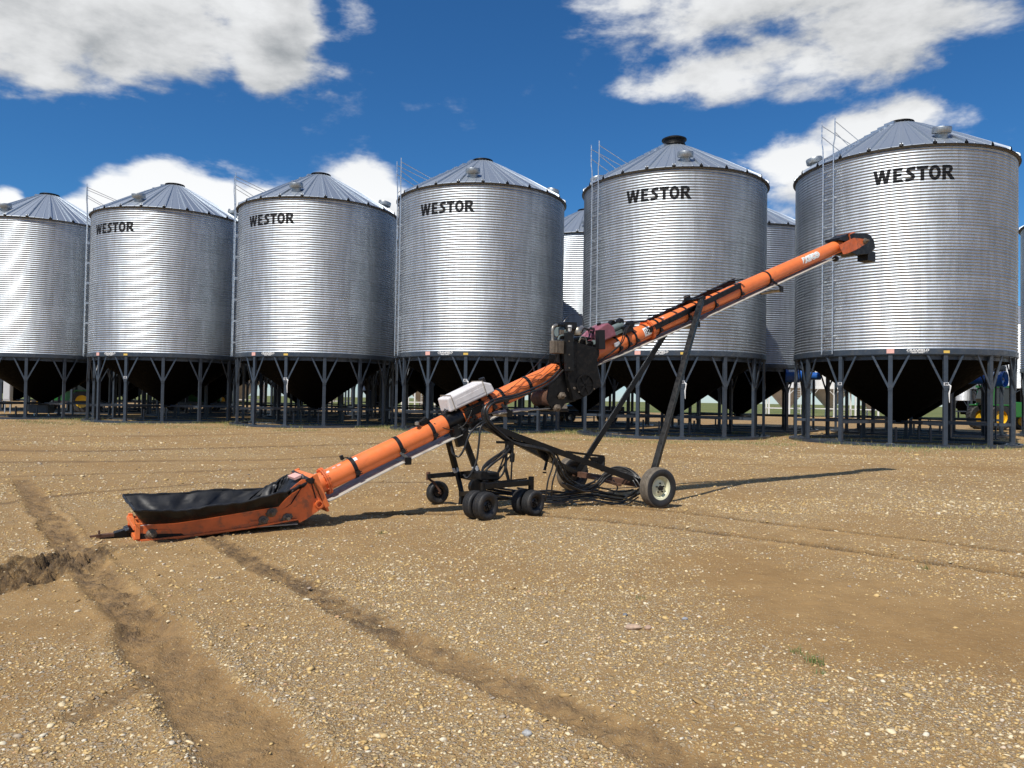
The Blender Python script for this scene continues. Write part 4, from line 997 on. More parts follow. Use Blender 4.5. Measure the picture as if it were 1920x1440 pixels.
mb.lathe([(.001, -.08), (.07, -.08), (.08, -.06), (.08, .06), (.05, .08), (.001, .08)], 18, axis='x', c=K(1052, 623, -.15))
mb.build('starter_motor', M['greym'], cv, True); mb = MB(); mb.tube(spline([K(1047, 637, -.3), K(1049, 631, -.3), K(1054, 629, -.3), K(1060, 630, -.28)], 4), .014, 8)
mb.build('manifold_pipe', M['greym'], cv, True)
rr2 = random.Random(5)
for k in range(16):
    u_, v_ = 1052 + rr2.random() * 62, 612 + rr2.random() * 34; mb = MB()
    if k % 3 == 0: mb.cyl(K(u_, v_, -.27 + rr2.random() * .1), K(u_ + 5, v_ + 1, -.1), .018 + .02 * rr2.random(), seg=12)
    elif k % 3 == 1: mb.tube(spline([K(u_, v_ + 8, -.28), K(u_ + 4, v_, -.3), K(u_ + 12, v_ + 2, -.28), K(u_ + 15, v_ + 14, -.28)], 4), .008, 6)
    else: mb.box(K(u_, v_ + 4, -.25), (.05 + .05 * rr2.random(), .05, .04 + .04 * rr2.random()))
    mb.build('engine_fitting', M[('bearing', 'hose', 'blackm', 'strap', 'greym')[k % 5]], cv, True)
for k in range(5):
    mb = MB(); c_ = K(1066, 640 + k * 25, -.4) if k < 3 else K(1085 + (k - 3) * 28, 735 - (k - 3) * 6, -.365); mb.cyl(c_, c_ + Vector((0, -.02, 0)), .012, seg=6); mb.build('bolt', M['bearing'], cv)
mb = MB()
for i in range(7): mb.bar(K(1031 + i * 2.4, 664, -.25 + .03 * i), K(1029 + i * 3, 681, -.22 + .03 * i), .012, .012)
mb.bar(K(1029, 680, -.22), K(1048, 682, -.22), .03, .02); mb.bar(K(1048, 640, -.2), K(1052, 690, -.2), .04, .03); mb.build('engine_mount', M['blackm'], cv)
mb = MB(); mb.tube(spline([K(1057, 604, -.1), K(1061, 598, -.1), K(1070, 591, -.1), K(1083, 589, -.08), K(1091, 595, -.05), K(1094.5, 608, -.05), K(1093, 622, -.05)], 6), .0045, 5)
mb.tube(spline([K(1043, 640, -.2), K(1020, 668, -.2), K(990, 700, -.2), K(958, 728, -.18), K(930, 745, -.15)], 6), .0045, 5)
mb.tube(spline([K(1034, 668, -.2), K(1022, 690, -.2), K(1010, 700, -.18), K(990, 706, -.1)], 6), .0045, 5)
mb.tube(spline([K(1040, 684, -.2), K(1020, 702, -.2), K(1008, 712, -.18)], 6), .004, 5); mb.build('control_cable', M['hose'], cv, True)
tube_block(1093, 1147, [(0, 0), (1, -.01), (1.0, .14), (.86, .235), (.60, .225), (.0, .09)], -.20, .12, 'fuel_tank', M['pink'], n0=TR + .045, bevel=.02)
mb = MB(); sc = TU(1134); mb.cyl(TP(sc, TR + .27, -.04), TP(sc, TR + .31, -.04), .035, seg=16); mb.build('fuel_cap', M['strap'], cv, True)
mb = MB(); mb.bar(K(1125, 619, -.33), K(1126, 655, -.33), .12, .10, up=(0, 1, 0)); mb.build('battery_box', M['strap'], cv, bevel=.006)
# small hydraulic motor group farther up
mb = MB(); s = TU(1160)
mb.box(TP(s, TR + .05), (.36, .20, .05), T3); mb.cyl(TP(TU(1150), TR + .13, -.03), TP(TU(1171), TR + .13, -.03), .055, .06, seg=20); mb.build('hydraulic_pump', M['greym'], cv, True)
mb = MB(); mb.lathe([(.001, -.05), (.05, -.05), (.065, 0), (.05, .05), (.001, .05)], 16, axis='y', c=TP(TU(1171), TR + .19, -.02)); mb.lathe([(.001, -.05), (.05, -.05), (.06, 0), (.05, .05), (.001, .05)], 16, axis='y', c=TP(TU(1166), TR + .19, .12)); mb.lathe([(.001, -.06), (.06, -.05), (.06, .05), (.001, .06)], 16, axis='y', c=TP(TU(1181), TR + .10, -.10)); mb.box(TP(TU(1174), TR + .05, -.06), (.20, .16, .12), T3)
mb.build('pump_caps', M['strap'], cv, True)
mb = MB()
for d in (0, 4): mb.tube(spline([TP(TU(1174 + d), TR + .10, -.14), TP(TU(1162 + d), TR + .06, -.20), TP(TU(1152 + d), .05, -.19), TP(TU(1140 + d), -.02, -.18), TP(TU(1122 + d), -.07, -.17), TP(TU(1108), -.10, -.16)], 6), .010, 7)
mb.build('supply_hose', M['hose'], cv, True)
mb = MB(); mb.box(TP(TU(1145), .035, -.175), (.10, .03, .06), T3); mb.build('connector_box', M['plate'], cv)
# ---- lift track rails on top of the tube, cross bars and post brackets
mb = MB()
for (y, a, b_) in ((-.165, (1219, 619), (1389, 535)), (.165, (1208, 607), (1378, 526))):
    p, q = K(*a, y), K(*b_, y); mb.bar(p, q, .012, .085, up=TN); mb.bar(p + TN * .042, q + TN * .042, .06, .010, up=TN)
for u in (1205, 1235, 1262, 1300, 1345, 1384):
    s = TU(u); mb.bar(TP(s, TR + .055, -.17), TP(s, TR + .055, .17), .05, .02, up=TN)
mb.build('track_rail', M['black'], cv)
mb = MB(); mb.bar(K(1287, 562, .17), K(1322, 558, -.17), .06, .05); mb.box(K(1314, 562, -.2), (.14, .05, .10), T3); mb.box(K(1289, 560, .2), (.12, .05, .12), T3); mb.build('post_bracket', M['black'], cv)
mb = MB(); s = TU(1130); mb.bar(TP(TU(1386), TR + .09, .1), TP(TU(1290), TR + .12, .1), .006, .006); mb.bar(TP(TU(1290), TR + .12, .1), TP(TU(1172), TR + .22, .1), .006, .006); mb.build('lift_wire', M['steel'], cv)

# ---- wheels
def wheel(c, ax, r, w, rr, rim_m, name='tyre', tread=None, dish=.35):
    ax = Vector(ax).normalized(); a = Vector((0, 0, 1)); b_ = a.cross(ax).normalized(); M3 = Matrix((b_, a, ax)).transposed()
    h = w / 2; prof = [(rr * .98, -h * .62), (rr * 1.06, -h * .80), ((rr + r) * .5, -h * .98), (r * .93, -h * .90), (r * .975, -h * .74)]
    gr = [(-.62, 0), (-.52, 0), (-.50, -.02), (-.42, -.02), (-.40, 0), (-.24, 0), (-.22, -.02), (-.14, -.02), (-.12, 0), (.12, 0), (.14, -.02), (.22, -.02), (.24, 0), (.40, 0), (.42, -.02), (.50, -.02), (.52, 0), (.62, 0)]
    prof += [(r * (1 - .02 * abs(g0)) + r * d * 1.6, h * g0) for g0, d in gr]
    prof += [(r * .975, h * .74), (r * .93, h * .90), ((rr + r) * .5, h * .98), (rr * 1.06, h * .80), (rr * .98, h * .62), (rr * .95, 0)]
    mb = MB(); mb.lathe(prof, 48, M3=M3, c=c, closed=True); t = mb.build(name, [M['rubber'], tread or M['rubber']], cv, True, angle=50)
    if tread:
        for p in t.data.polygons:
            q = (Vector(p.center) - Vector(c)); q = q - ax * q.dot(ax)
            if q.length > r * .935: p.material_index = 1
    mb = MB(); mb.lathe([(rr * .97, -h * .70), (rr * 1.03, -h * .74), (rr * 1.03, -h * .66), (rr * .93, -h * .60), (rr * .80, -h * .35), (rr * .78, -h * dish + .02), (rr * .60, -h * dish), (rr * .34, -h * dish - .004), (rr * .30, -h * dish - .012), (.001, -h * dish - .012)], 36, M3=M3, c=c)
    mb.lathe([(rr * .97, h * .70), (rr * 1.03, h * .74), (rr * .93, h * .6), (rr * .8, h * .3), (.001, h * .3)], 36, M3=M3, c=c); mb.lathe([(rr * .9, -h * .6), (rr * .9, h * .6)], 36, M3=M3, c=c)
    rm_ = mb.build('rim', rim_m, t, True)
    mb = MB(); mb.cyl(Vector(c) - ax * (h * dish), Vector(c) - ax * (h * dish + .05), rr * .24, rr * .20, seg=16)
    for k in range(5):
        tt = 2 * pi * k / 5 + .3; o = (b_ * cos(tt) + a * sin(tt)) * rr * .40; mb.cyl(Vector(c) - ax * (h * dish + .008) + o, Vector(c) - ax * (h * dish + .03) + o, .012, seg=6)
    mb.build('hub', M['strap'], t, True)
    return t
ny = KL(*gnd(1233, 952).xy); fy_ = KL(*gnd(1073, 920).xy)
t1 = wheel((ny.x, ny.y, .305), (.02, 1, .03), .305, .20, .175, M['cream'], tread=M['tread']); t1['label'] = 'near main wheel with dusty tread and cream rim'
t2 = wheel((fy_.x, fy_.y, .305), (0, 1, 0), .305, .20, .175, M['rimb'], tread=M['tread'])
AX = Vector((-sin(radians(16)) , cos(radians(16)), 0))
dA = KL(*gnd(910, 976).xy); dB = KL(*gnd(999, 967).xy); cs = KL(*gnd(820, 945).xy)
for c0, r in ((dA, .19), (dB, .178)):
    wheel((c0.x, c0.y, r), AX, r, .15, .10, M['rimb']); wheel(Vector((c0.x, c0.y, r)) + AX * .19, AX, r, .15, .10, M['rimb'])
AX2 = Vector((-sin(radians(5)), cos(radians(5)), 0)); wheel((cs.x, cs.y, .175), AX2, .175, .13, .095, M['rimb'])
# ---- undercarriage
def bars(name, m, L, bevel=.004):
    mb = MB()
    for p, q, w, h in L: mb.bar(p, q, w, h)
    return mb.build(name, m, cv, bevel=bevel)
hubn = Vector((ny.x, ny.y + .16, .31)); hubf = Vector((fy_.x, fy_.y - .16, .31))
bars('post', M['black'], [(hubn + Vector((0, 0, .05)), K(1315, 563, -.215), .085, .085)])
bars('post', M['black'], [(hubf + Vector((0, 0, .05)), K(1289, 560, .215), .085, .085)])
bars('lift_arm', M['black'], [(K(893, 790, -.2), hubn + Vector((-.05, 0, .02)), .065, .085)])
bars('lift_arm', M['black'], [(K(905, 797, .2), hubf, .065, .085)])
bars('axle', M['rust'], [(hubn + Vector((0, -.1, 0)), hubf + Vector((0, .1, 0)), .09, .09), (hubn + Vector((-.35, .3, -.0)), hubf + Vector((-.1, -.5, .0)), .05, .04)])
bars('cross_tie', M['black'], [(K(960, 815, -.25), K(960, 824, .30), .06, .06), (K(1040, 847, -.45), K(1030, 862, .75), .06, .06)])
mb = MB(); mb.bar(K(1062, 847, -.2), K(1132, 856, -.2), .05, .035); mb.prism(PP([(1103, 857), (1132, 857), (1131, 884), (1127, 884), (1112, 870)], -.2), -.24, -.20); mb.bar(K(1131, 857, -.2), K(1130, 884, -.25), .03, .05); mb.build('step_bracket', M['black'], cv, bevel=.004)
mb = MB(); mb.prism(PP([(1006, 842), (1030, 848), (1024, 866), (1014, 858)], -.35), -.37, -.33); mb.bar(K(1026, 861, -.3), K(1021, 882, -.3), .03, .03); mb.bar(K(1018, 886, -.3), K(1024, 886, -.3), .02, .02); mb.build('jack_lug', M['black'], cv)
# front carriage
mb = MB(); mb.bar(K(838, 816, .12), K(855, 882, .20), .07, .07); mb.bar(K(868, 815, -.12), K(894, 884, -.15), .075, .075); mb.build('front_strut', M['black'], cv, bevel=.004)
mb = MB(); mb.tube([K(852, 876, .2), K(856, 884, .2)], .045, 12); mb.build('strut_collar', M['plate'], cv, True)
mb = MB(); mb.tube([K(890, 874, -.15), K(893, 882, -.15)], .048, 12); mb.build('strut_collar', M['plate'], cv, True)
mb = MB(); mb.bar(K(856, 882, .2), K(866, 925, .1), .06, .05); mb.bar(K(864, 926, .1), K(900, 924, -.5), .07, .07); mb.bar(K(894, 884, -.15), K(905, 900, -.3), .07, .06); mb.bar(K(866, 893, .2), K(912, 904, -.6), .07, .05)
mb.bar(K(803, 893, .72), K(860, 888, .3), .07, .07); mb.bar(K(858, 889, .3), K(893, 886, -.15), .06, .07); mb.bar(K(866, 945, .1), K(868, 928, .1), .08, .08)
mb.bar(K(880, 925, -.2), K(975, 925, -.4), .05, .04); mb.bar(K(905, 937, -.3), K(960, 934, -.5), .06, .04)
mb.build('carriage_frame', M['black'], cv, bevel=.005)
mb = MB(); mb.tube([K(886, 882, -.2), K(893, 892, -.2)], .04, 12); mb.build('pivot_pin', M['blackm'], cv, True)
mb = MB(); mb.lathe([(.001, -.04), (.10, -.04), (.10, .04), (.001, .04)], 20, axis='y', c=K(892, 912, -.45)); mb.build('swivel', M['blackm'], cv, True)
tp = .40
mb = MB(); pA = Vector((dA.x + .02, dA.y + .10, tp + .04)); pB = Vector((dB.x + .03, dB.y + .10, tp + .05))
mb.bar(pA, pB, .09, .075); mb.bar(pA + Vector((.0, 0, .05)), pA + Vector((0, 0, -.24)), .06, .06); mb.bar(pB + Vector((0, 0, .08)), pB + Vector((0, 0, -.25)), .06, .06); mb.bar(pA + (pB - pA) * .45, K(905, 900, -.2), .08, .06); mb.bar(pA + Vector((.2, .05, .04)), pB + Vector((-.1, -.05, .06)), .015, .02)
mb.build('walking_beam', M['black'], cv, bevel=.005)
mb = MB(); mb.box(K(909, 891, -.4), (.30, .30, .10)); mb.box(K(905, 886, -.5), (.10, .10, .03)); mb.box(K(920, 889, -.5), (.12, .12, .03)); mb.build('valve_block', M['blackm'], cv, bevel=.01)
mb = MB(); p = Vector((cs.x, cs.y, .175)); mb.tube(spline([K(803, 890, .72) + Vector((0, 0, .04)), K(806, 899, .70), K(815, 906, .68), p + Vector((0, -.09, .02))], 5), .018, 8); mb.tube(spline([K(803, 890, .75), K(806, 899, .86), K(815, 906, .88), p + Vector((0, .09, .02))], 5), .018, 8); mb.cyl(K(803, 885, .72), K(803, 900, .72), .032, seg=12); mb.cyl(p + Vector((0, -.10, 0)), p + Vector((0, .10, 0)), .018, seg=10); mb.build('caster_fork', M['rust'], cv, True)
mb = MB(); mb.bar(K(931, 829, -.35), K(968, 830, -.35), .035, .035); mb.bar(K(955, 828, -.35), K(955, 850, -.35), .10, .08, up=(0, 1, 0)); mb.bar(K(950, 848, -.4), K(948, 885, -.45), .03, .03); mb.bar(K(948, 878, -.45), K(955, 906, -.5), .045, .03); mb.tube([K(961, 840, -.4), K(958, 905, -.5)], .013, 8); mb.tube([K(961, 850, -.4), K(960, 866, -.42)], .035, 10); mb.box(K(953, 905, -.5), (.2, .1, .03)); mb.build('lift_cylinder_mast', M['blackm'], cv, True)
# ---- hydraulic hoses
HO = [
 ([(1052, 690, -.25), (1030, 712, -.3), (1000, 728, -.3), (965, 741, -.28), (935, 747, -.28), (917, 755, -.3), (908, 770, -.32), (912, 790, -.32), (930, 808, -.32), (960, 828, -.35), (1000, 837, -.45), (1030, 846, -.5), (1046, 870, -.5), (1060, 897, -.45), (1085, 912, -.3), (1110, 905, -.3)], .013),
 ([(1056, 694, -.28), (1034, 716, -.32), (1004, 732, -.33), (965, 745, -.32), (935, 751, -.32), (921, 759, -.33), (913, 772, -.34), (917, 790, -.34), (938, 810, -.34), (968, 832, -.38), (1005, 840, -.48), (1036, 850, -.5), (1042, 872, -.5), (1056, 900, -.42), (1080, 917, -.3)], .013),
 ([(1050, 700, -.25), (1024, 722, -.3), (990, 738, -.3), (950, 750, -.28), (925, 757, -.3)], .011),
 ([(912, 788, -.3), (897, 796, -.32), (880, 816, -.33), (870, 842, -.33), (860, 856, -.3), (849, 850, -.25), (846, 836, -.2)], .012),
 ([(918, 788, -.3), (902, 800, -.34), (898, 830, -.35), (894, 862, -.35), (886, 884, -.34), (876, 896, -.3), (869, 890, -.25)], .012),
 ([(953, 838, -.4), (935, 852, -.42), (915, 868, -.42), (905, 882, -.42), (908, 896, -.42), (922, 902, -.42)], .012),
 ([(956, 842, -.4), (940, 858, -.46), (922, 870, -.46), (912, 882, -.46), (916, 894, -.46), (926, 900, -.44)], .012),
 ([(950, 840, -.4), (943, 862, -.40), (936, 880, -.42), (928, 900, -.44)], .011), ([(948, 838, -.42), (948, 862, -.42), (945, 884, -.44), (934, 898, -.44), (920, 905, -.44)], .012),
 ([(960, 850, -.42), (944, 872, -.4), (932, 890, -.42), (925, 902, -.44)], .011),
 ([(1040, 850, -.5), (1036, 875, -.5), (1028, 900, -.5), (1024, 925, -.5), (1022, 940, -.45)], .010), ([(1046, 853, -.5), (1043, 880, -.5), (1036, 905, -.5), (1034, 930, -.45)], .010),
 ([(900, 908, -.3), (940, 916, -.4), (990, 922, -.35), (1030, 920, -.3), (1070, 924, -.3), (1110, 914, -.3), (1135, 896, -.3)], .012),
 ([(905, 914, -.3), (950, 922, -.4), (1000, 927, -.35), (1050, 932, -.3), (1100, 926, -.3), (1140, 932, -.4), (1170, 934, -.5), (1195, 920, -.7)], .012),
 ([(960, 920, -.3), (1020, 930, -.3), (1070, 926, -.25), (1110, 919, -.3), (1150, 927, -.4), (1180, 930, -.5), (1203, 912, -.7)], .012),
 ([(970, 915, -.3), (1030, 924, -.25), (1080, 920, -.2), (1120, 914, -.3), (1160, 922, -.4), (1188, 918, -.6)], .011),
 ([(1060, 900, -.3), (1095, 914, -.3), (1120, 905, -.3), (1133, 890, -.3), (1150, 880, -.35), (1172, 880, -.5), (1190, 892, -.7), (1200, 908, -.8)], .011),
 ([(1128, 892, -.25), (1145, 878, -.3), (1166, 876, -.45), (1186, 886, -.65), (1200, 900, -.8)], .011), ([(1132, 896, -.25), (1150, 884, -.3), (1172, 885, -.5), (1192, 898, -.7)], .010), ([(1138, 898, -.3), (1152, 889, -.3), (1168, 892, -.5), (1184, 904, -.7)], .010),
 ([(1028, 928, -.3), (1040, 939, -.3), (1058, 941, -.3), (1075, 933, -.25)], .009), ([(1032, 930, -.3), (1048, 943, -.3), (1062, 938, -.3), (1070, 930, -.25)], .009),
 ([(1045, 870, -.4), (1052, 892, -.2), (1072, 908, -.1), (1100, 910, -.1), (1120, 898, -.2)], .011), ([(1150, 900, -.3), (1158, 915, -.3), (1150, 925, -.35)], .010)]
for dx, dy, y_ in ((0, 5, -.1), (4, -4, .1), (-6, 9, -.2), (8, 3, 0), (2, 12, -.35)):
    HO.append(([(q[0] + dx, q[1] + dy, q[2] + y_ * .4) for q in HO[13][0]], .010)); HO.append(([(q[0] + dx, q[1] + dy * .6, q[2] + y_ * .5) for q in HO[16][0]], .010))
for dx, dy in ((-7, 3), (5, 6), (10, -3)): HO.append(([(q[0] + dx * sin(k), q[1] + dy, q[2]) for k, q in enumerate(HO[5][0])], .010)); HO.append(([(q[0] + dx * .6, q[1] + dy * .6, q[2] + .05) for q in HO[0][0][5:]], .012))
for P, r in HO:
    mb = MB(); mb.tube(spline([K(*q) for q in P], 7), r * 1.22, 8); mb.build('hydraulic_hose', M['hose'], cv, True)

# ------------------------------------------------------------------ things behind the bins
def far_bin(x, y, r, z0, z1, zr, wallm, conem, nleg, label, group, corr=False):
    root = empty('hopper_bin', (x, y, 0)); tag(root, label, 'grain bin', group)
    mb = MB()
    if corr:
        k = int((z1 - z0) / .12); mb.lathe([(r + (.02 if i % 2 else 0), z0 + (z1 - z0) * i / (2 * k)) for i in range(2 * k + 1)], 40)
    else: mb.lathe([(r, z0), (r + .03, z0), (r + .03, z0 + .25), (r, z0 + .25), (r, z1)], 40)
    mb.build('bin_wall', wallm, root, not corr)
    mb = MB(); mb.lathe([(r + .06, z1 - .03), (r + .06, z1), (.4, zr), (.4, zr + .15), (.001, zr + .2)], 32); mb.build('roof', wallm, root)
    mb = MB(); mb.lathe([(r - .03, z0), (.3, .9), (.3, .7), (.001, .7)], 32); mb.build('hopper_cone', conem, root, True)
    for k in range(nleg):
        t = 2 * pi * (k + .3) / nleg; mb = MB(); p = Vector((r * cos(t), r * sin(t), 0)); mb.bar(p, p + Vector((0, 0, z0)), .16, .16); mb.box(p + Vector((0, 0, .03)), (.3, .3, .06)); mb.bar(p + Vector((0, 0, z0 - .8)), Vector((r * cos(t + .3), r * sin(t + .3), z0)), .06, .06); mb.bar(p + Vector((0, 0, z0 - .8)), Vector((r * cos(t - .3), r * sin(t - .3), z0)), .06, .06)
        mb.build('leg', wallm if not corr else M['navy'], root)
    mb = MB(); mb.lathe([(r - .06, 1.0), (r + .02, 1.0), (r + .02, 1.12), (r - .06, 1.12)], 32, closed=True); mb.build('brace_ring', wallm if not corr else M['navy'], root)
    if not corr:
        mb = MB()
        for s in (-.22, .22): mb.bar((s + r * .2, -r - .25, .1), (s + r * .2, -r - .25, z1), .04, .04)
        for i in range(26): mb.bar((-.22 + r * .2, -r - .25, .3 + i * .3), (.22 + r * .2, -r - .25, .3 + i * .3), .03, .03)
        mb.build('ladder', wallm, root)
GW = 'white hopper bins far behind the galvanised rows'; GS = 'small galvanised hopper bins far behind the rows'
for i, (u, lab) in enumerate(((452, 'white hopper bin seen between the legs of bin 42'), (620, 'white hopper bin seen low behind the cone of bin 42'), (790, 'white hopper bin glimpsed between bins 42 and 41'), (893, 'white hopper bin glimpsed behind the legs of bin 41, above the white tank'),
                              (1474, 'white hopper bin between bins 40 and 39, just left of the blue fan'), (1556, 'white hopper bin seen beneath the left side of bin 39'), (1636, 'white hopper bin half hidden by the cone of bin 39'))):
    p = atd(u, 755, 92 + (i % 3) * 3); far_bin(p.x, p.y, 2.6, 3.6, 9.5, 11, M['wbin'], M['wcone'], 6, lab, GW)
for i, (u, Y, lab) in enumerate(((1806, 88, 'small galvanised hopper bin beneath the right side of bin 39'), (1866, 90, 'small galvanised hopper bin behind the blue fan on the right'), (705, 80, 'small galvanised hopper bin seen beneath bin 42 beside its right legs'))):
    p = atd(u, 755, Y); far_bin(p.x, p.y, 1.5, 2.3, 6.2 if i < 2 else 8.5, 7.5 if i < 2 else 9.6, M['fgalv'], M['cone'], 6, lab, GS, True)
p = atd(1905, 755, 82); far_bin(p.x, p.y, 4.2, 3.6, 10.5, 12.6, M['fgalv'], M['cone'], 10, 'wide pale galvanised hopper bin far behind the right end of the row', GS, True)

def tyre_simple(root, c, r, w, rim_m):
    mb = MB(); mb.lathe([(r * .55, -w / 2), (r * .9, -w / 2), (r, -w * .35), (r, w * .35), (r * .9, w / 2), (r * .55, w / 2)], 28, axis='y', c=c, closed=True)
    for k in range(22):
        t = 2 * pi * k / 22; q = Vector((cos(t), 0, sin(t))) * r * 1.0; mb.bar(Vector(c) + q + Vector((0, -w * .42, 0)), Vector(c) + Vector((cos(t + .16), 0, sin(t + .16))) * r + Vector((0, w * .42, 0)), .05, .05)
    t_ = mb.build('tyre', M['rubber'], root); mb = MB(); mb.lathe([(.001, -w * .2), (r * .25, -w * .25), (r * .5, -w * .12), (r * .56, -w * .46), (r * .56, w * .46), (.001, w * .2)], 24, axis='y', c=c); mb.build('rim', rim_m, t_)
def tractor(x, y, rz, label, sc=1.0):
    root = empty('tractor', (x, y, 0), rz); tag(root, label, 'tractor', 'green tractors parked behind the bins'); root.scale = (sc,) * 3
    mb = MB(); mb.prism([(-1.2, .9), (1.9, .9), (2.9, 1.0), (3.0, 1.6), (2.8, 1.85), (.9, 2.0), (-.2, 2.0), (-1.2, 1.7)], -.42, .42); mb.build('bonnet', M['tgreen'], root, bevel=.06)
    mb = MB(); mb.prism([(-1.2, 1.7), (.4, 1.7), (.6, 2.1), (.35, 3.0), (-1.1, 3.0), (-1.35, 2.2)], -.75, .75); cab = mb.build('cab', M['glass'], root, bevel=.05)
    mb = MB(); mb.box((-.4, 0, 3.06), (1.75, 1.65, .16))
    for a, b_ in (((-1.2, -.74), (-1.1, -.74)), ((.5, -.74), (.38, -.74)), ((-1.2, .74), (-1.1, .74)), ((.5, .74), (.38, .74))): mb.bar((a[0], a[1] * 1.02, 1.7), (b_[0], b_[1] * 1.02, 3.0), .09, .09)
    mb.build('cab_frame', M['tgreen'], cab)
    mb = MB(); mb.box((-.9, .95, 1.75), (1.2, .5, .10)); mb.box((-.9, -.95, 1.75), (1.2, .5, .10)); mb.build('fender', M['tgreen'], root, bevel=.03)
    mb = MB(); mb.cyl((1.4, -.2, 1.9), (1.4, -.2, 3.0), .05, seg=10); mb.build('exhaust', M['strap'], root, True)
    for s in (-1, 1): tyre_simple(root, (-.9, s * .95, .9), .9, .5, M['tyellow']); tyre_simple(root, (2.2, s * .85, .6), .6, .4, M['tyellow'])
for u, Y, rz, lab in ((1876, 53, 0.1, 'green tractor with big yellow rims behind the right end bin'), (140, 60, pi + .2, 'green tractor with yellow rims half hidden under the leftmost bins'), (352, 70, .2, 'green tractor seen between the legs of bin 43'), (395, 88, 2.9, 'green tractor farthest away, right of bin 43 legs')):
    p = atd(u, 770, Y); tractor(p.x, p.y, rz, lab)
# dark pickup with lit-looking headlamp glass
p = atd(1100, 770, 56); pk = empty('pickup_truck', (p.x, p.y, 0), pi + .35); tag(pk, 'dark pickup truck parked behind bin 40, left of its cone', 'pickup')
mb = MB(); mb.prism([(-2.7, .45), (2.6, .45), (2.75, .7), (2.7, 1.15), (1.2, 1.25), (-2.7, 1.2)], -.95, .95); mb.build('body', M['vehicle'], pk, bevel=.06)
mb = MB(); mb.prism([(-.9, 1.2), (1.3, 1.24), (.6, 1.85), (-.7, 1.85)], -.82, .82); mb.build('cab', M['glass'], pk, bevel=.05)
for s in (-1, 1):
    for x in (-1.7, 1.75): tyre_simple(pk, (x, s * .88, .38), .38, .25, M['steel'])
    mb = MB(); mb.lathe([(.001, -.06), (.16, -.05), (.2, 0), (.16, .06), (.001, .07)], 14, axis='x', c=(2.68, s * .7, .95)); mb.build('headlight', M['white'], pk, True)
# grey crates under the leftmost bins and the pale control cabinet
for (u, v, Y, sx, sy, sz, lab, nm, cat) in ((78, 775, 48, 1.15, .8, .55, 'dark grey box lying under the leftmost bin', 'storage_box', 'box'), (14, 775, 56, .5, .4, 1.9, 'tall pale grey cabinet standing behind the leftmost bin legs', 'cabinet', 'cabinet')):
    p = atd(u, v, Y); r_ = empty(nm, (p.x, p.y, 0), .1); tag(r_, lab, cat)
    mb = MB(); z0 = .25 if nm == 'storage_box' else .9; mb.box((0, 0, z0 + sz / 2), (sx, sy, sz)); mb.build('body', M['navy'] if nm == 'storage_box' else M['plate'], r_, bevel=.02)
    mb = MB(); mb.box((0, -sy / 2 - .012, z0 + sz / 2), (sx * .86, .02, sz * .88)); mb.build('door', M['navy'] if nm == 'storage_box' else M['plate'], r_, bevel=.004)
    mb = MB()
    for a in (-.38, .38): mb.bar((a * sx, 0, 0), (a * sx, 0, z0), .07, .07)
    mb.build('stand', M['galv'], r_)
GT = 'third row of galvanised hopper bins, deepest in the yard'
for k, lab in ((-5, 'third row bin far behind the leftmost bins, only legs and cone visible'), (-4, 'third row bin far behind the gap left of bin 43'), (-3, 'third row bin far behind bin 43'), (-2, 'third row bin far behind the gap between bins 43 and 42'), (-1, 'third row bin far behind bin 42, seen between its legs')):
    c = copy_tree(proto, skip=('number_plate', 'number', 'tied_tag', 'roof_steps', 'warning_label', 'small_print', 'discharge_gate', 'lettering', 'maker_lettering', 'ladder'))
    c.location = (8.2 + 9.35 * k, 61.0 - 2.87 * k, 0); tag(c, lab, 'grain bin', GT)
# aeration fans
def fan(u, v, Y, rz, r, lab):
    p = atd(u, v, Y); root = empty('aeration_fan', p, rz); tag(root, lab, 'fan', 'blue aeration fans on the hoppers')
    mb = MB(); mb.lathe([(r, -.55), (r, .10)], 32, axis='x'); mb.lathe([(r + .03, .08), (r + .03, .12), (r, .12)], 32, axis='x'); mb.lathe([(r, -.55), (r * .6, -.8), (r * .6, -1.6)], 24, axis='x'); fb = mb.build('fan_housing', M['fanblue'], root, True)
    mb = MB()
    for k in range(12):
        a0 = radians(35 + k * 9); a1 = radians(35 + (k + 1) * 9)
        mb.add([(-.38, -(r + .004) * cos(a0), (r + .004) * sin(a0)), (-.02, -(r + .004) * cos(a0), (r + .004) * sin(a0)), (-.02, -(r + .004) * cos(a1), (r + .004) * sin(a1)), (-.38, -(r + .004) * cos(a1), (r + .004) * sin(a1))], [(0, 1, 2, 3)])
    mb.build('white_band', M['white'], fb)
    mb = MB(); mb.lathe([(r - .02, -.2), (.001, -.2)], 24, axis='x'); mb.lathe([(.001, .0), (.09, -.02), (.10, -.15), (.001, -.18)], 16, axis='x'); mb.build('motor', M['strap'], root, True)
    mb = MB()
    for k in range(6):
        t = pi / 3 * k + .4; mb.box(Vector((-.06, cos(t) * r * .5, sin(t) * r * .5)), (.02, .12, r * .8), Matrix.Rotation(-(t - pi / 2), 3, 'X') @ Matrix.Rotation(.5, 3, 'Z'))
    mb.build('blades', M['galv'], root)
    mb = MB(); mb.bar((-.3, 0, -r), (-.3, 0, -p.z), .06, .06); mb.box((-.3, 0, -p.z + .03), (.3, .3, .05)); mb.build('stand', M['navy'], root)
fan(1880, 711, 36.5, -.95, .37, 'blue and white aeration fan with open propeller face under the right end of bin 39')
fan(1478, 705, 39.5, pi - .3, .33, 'blue aeration fan in the gap between bins 40 and 39')

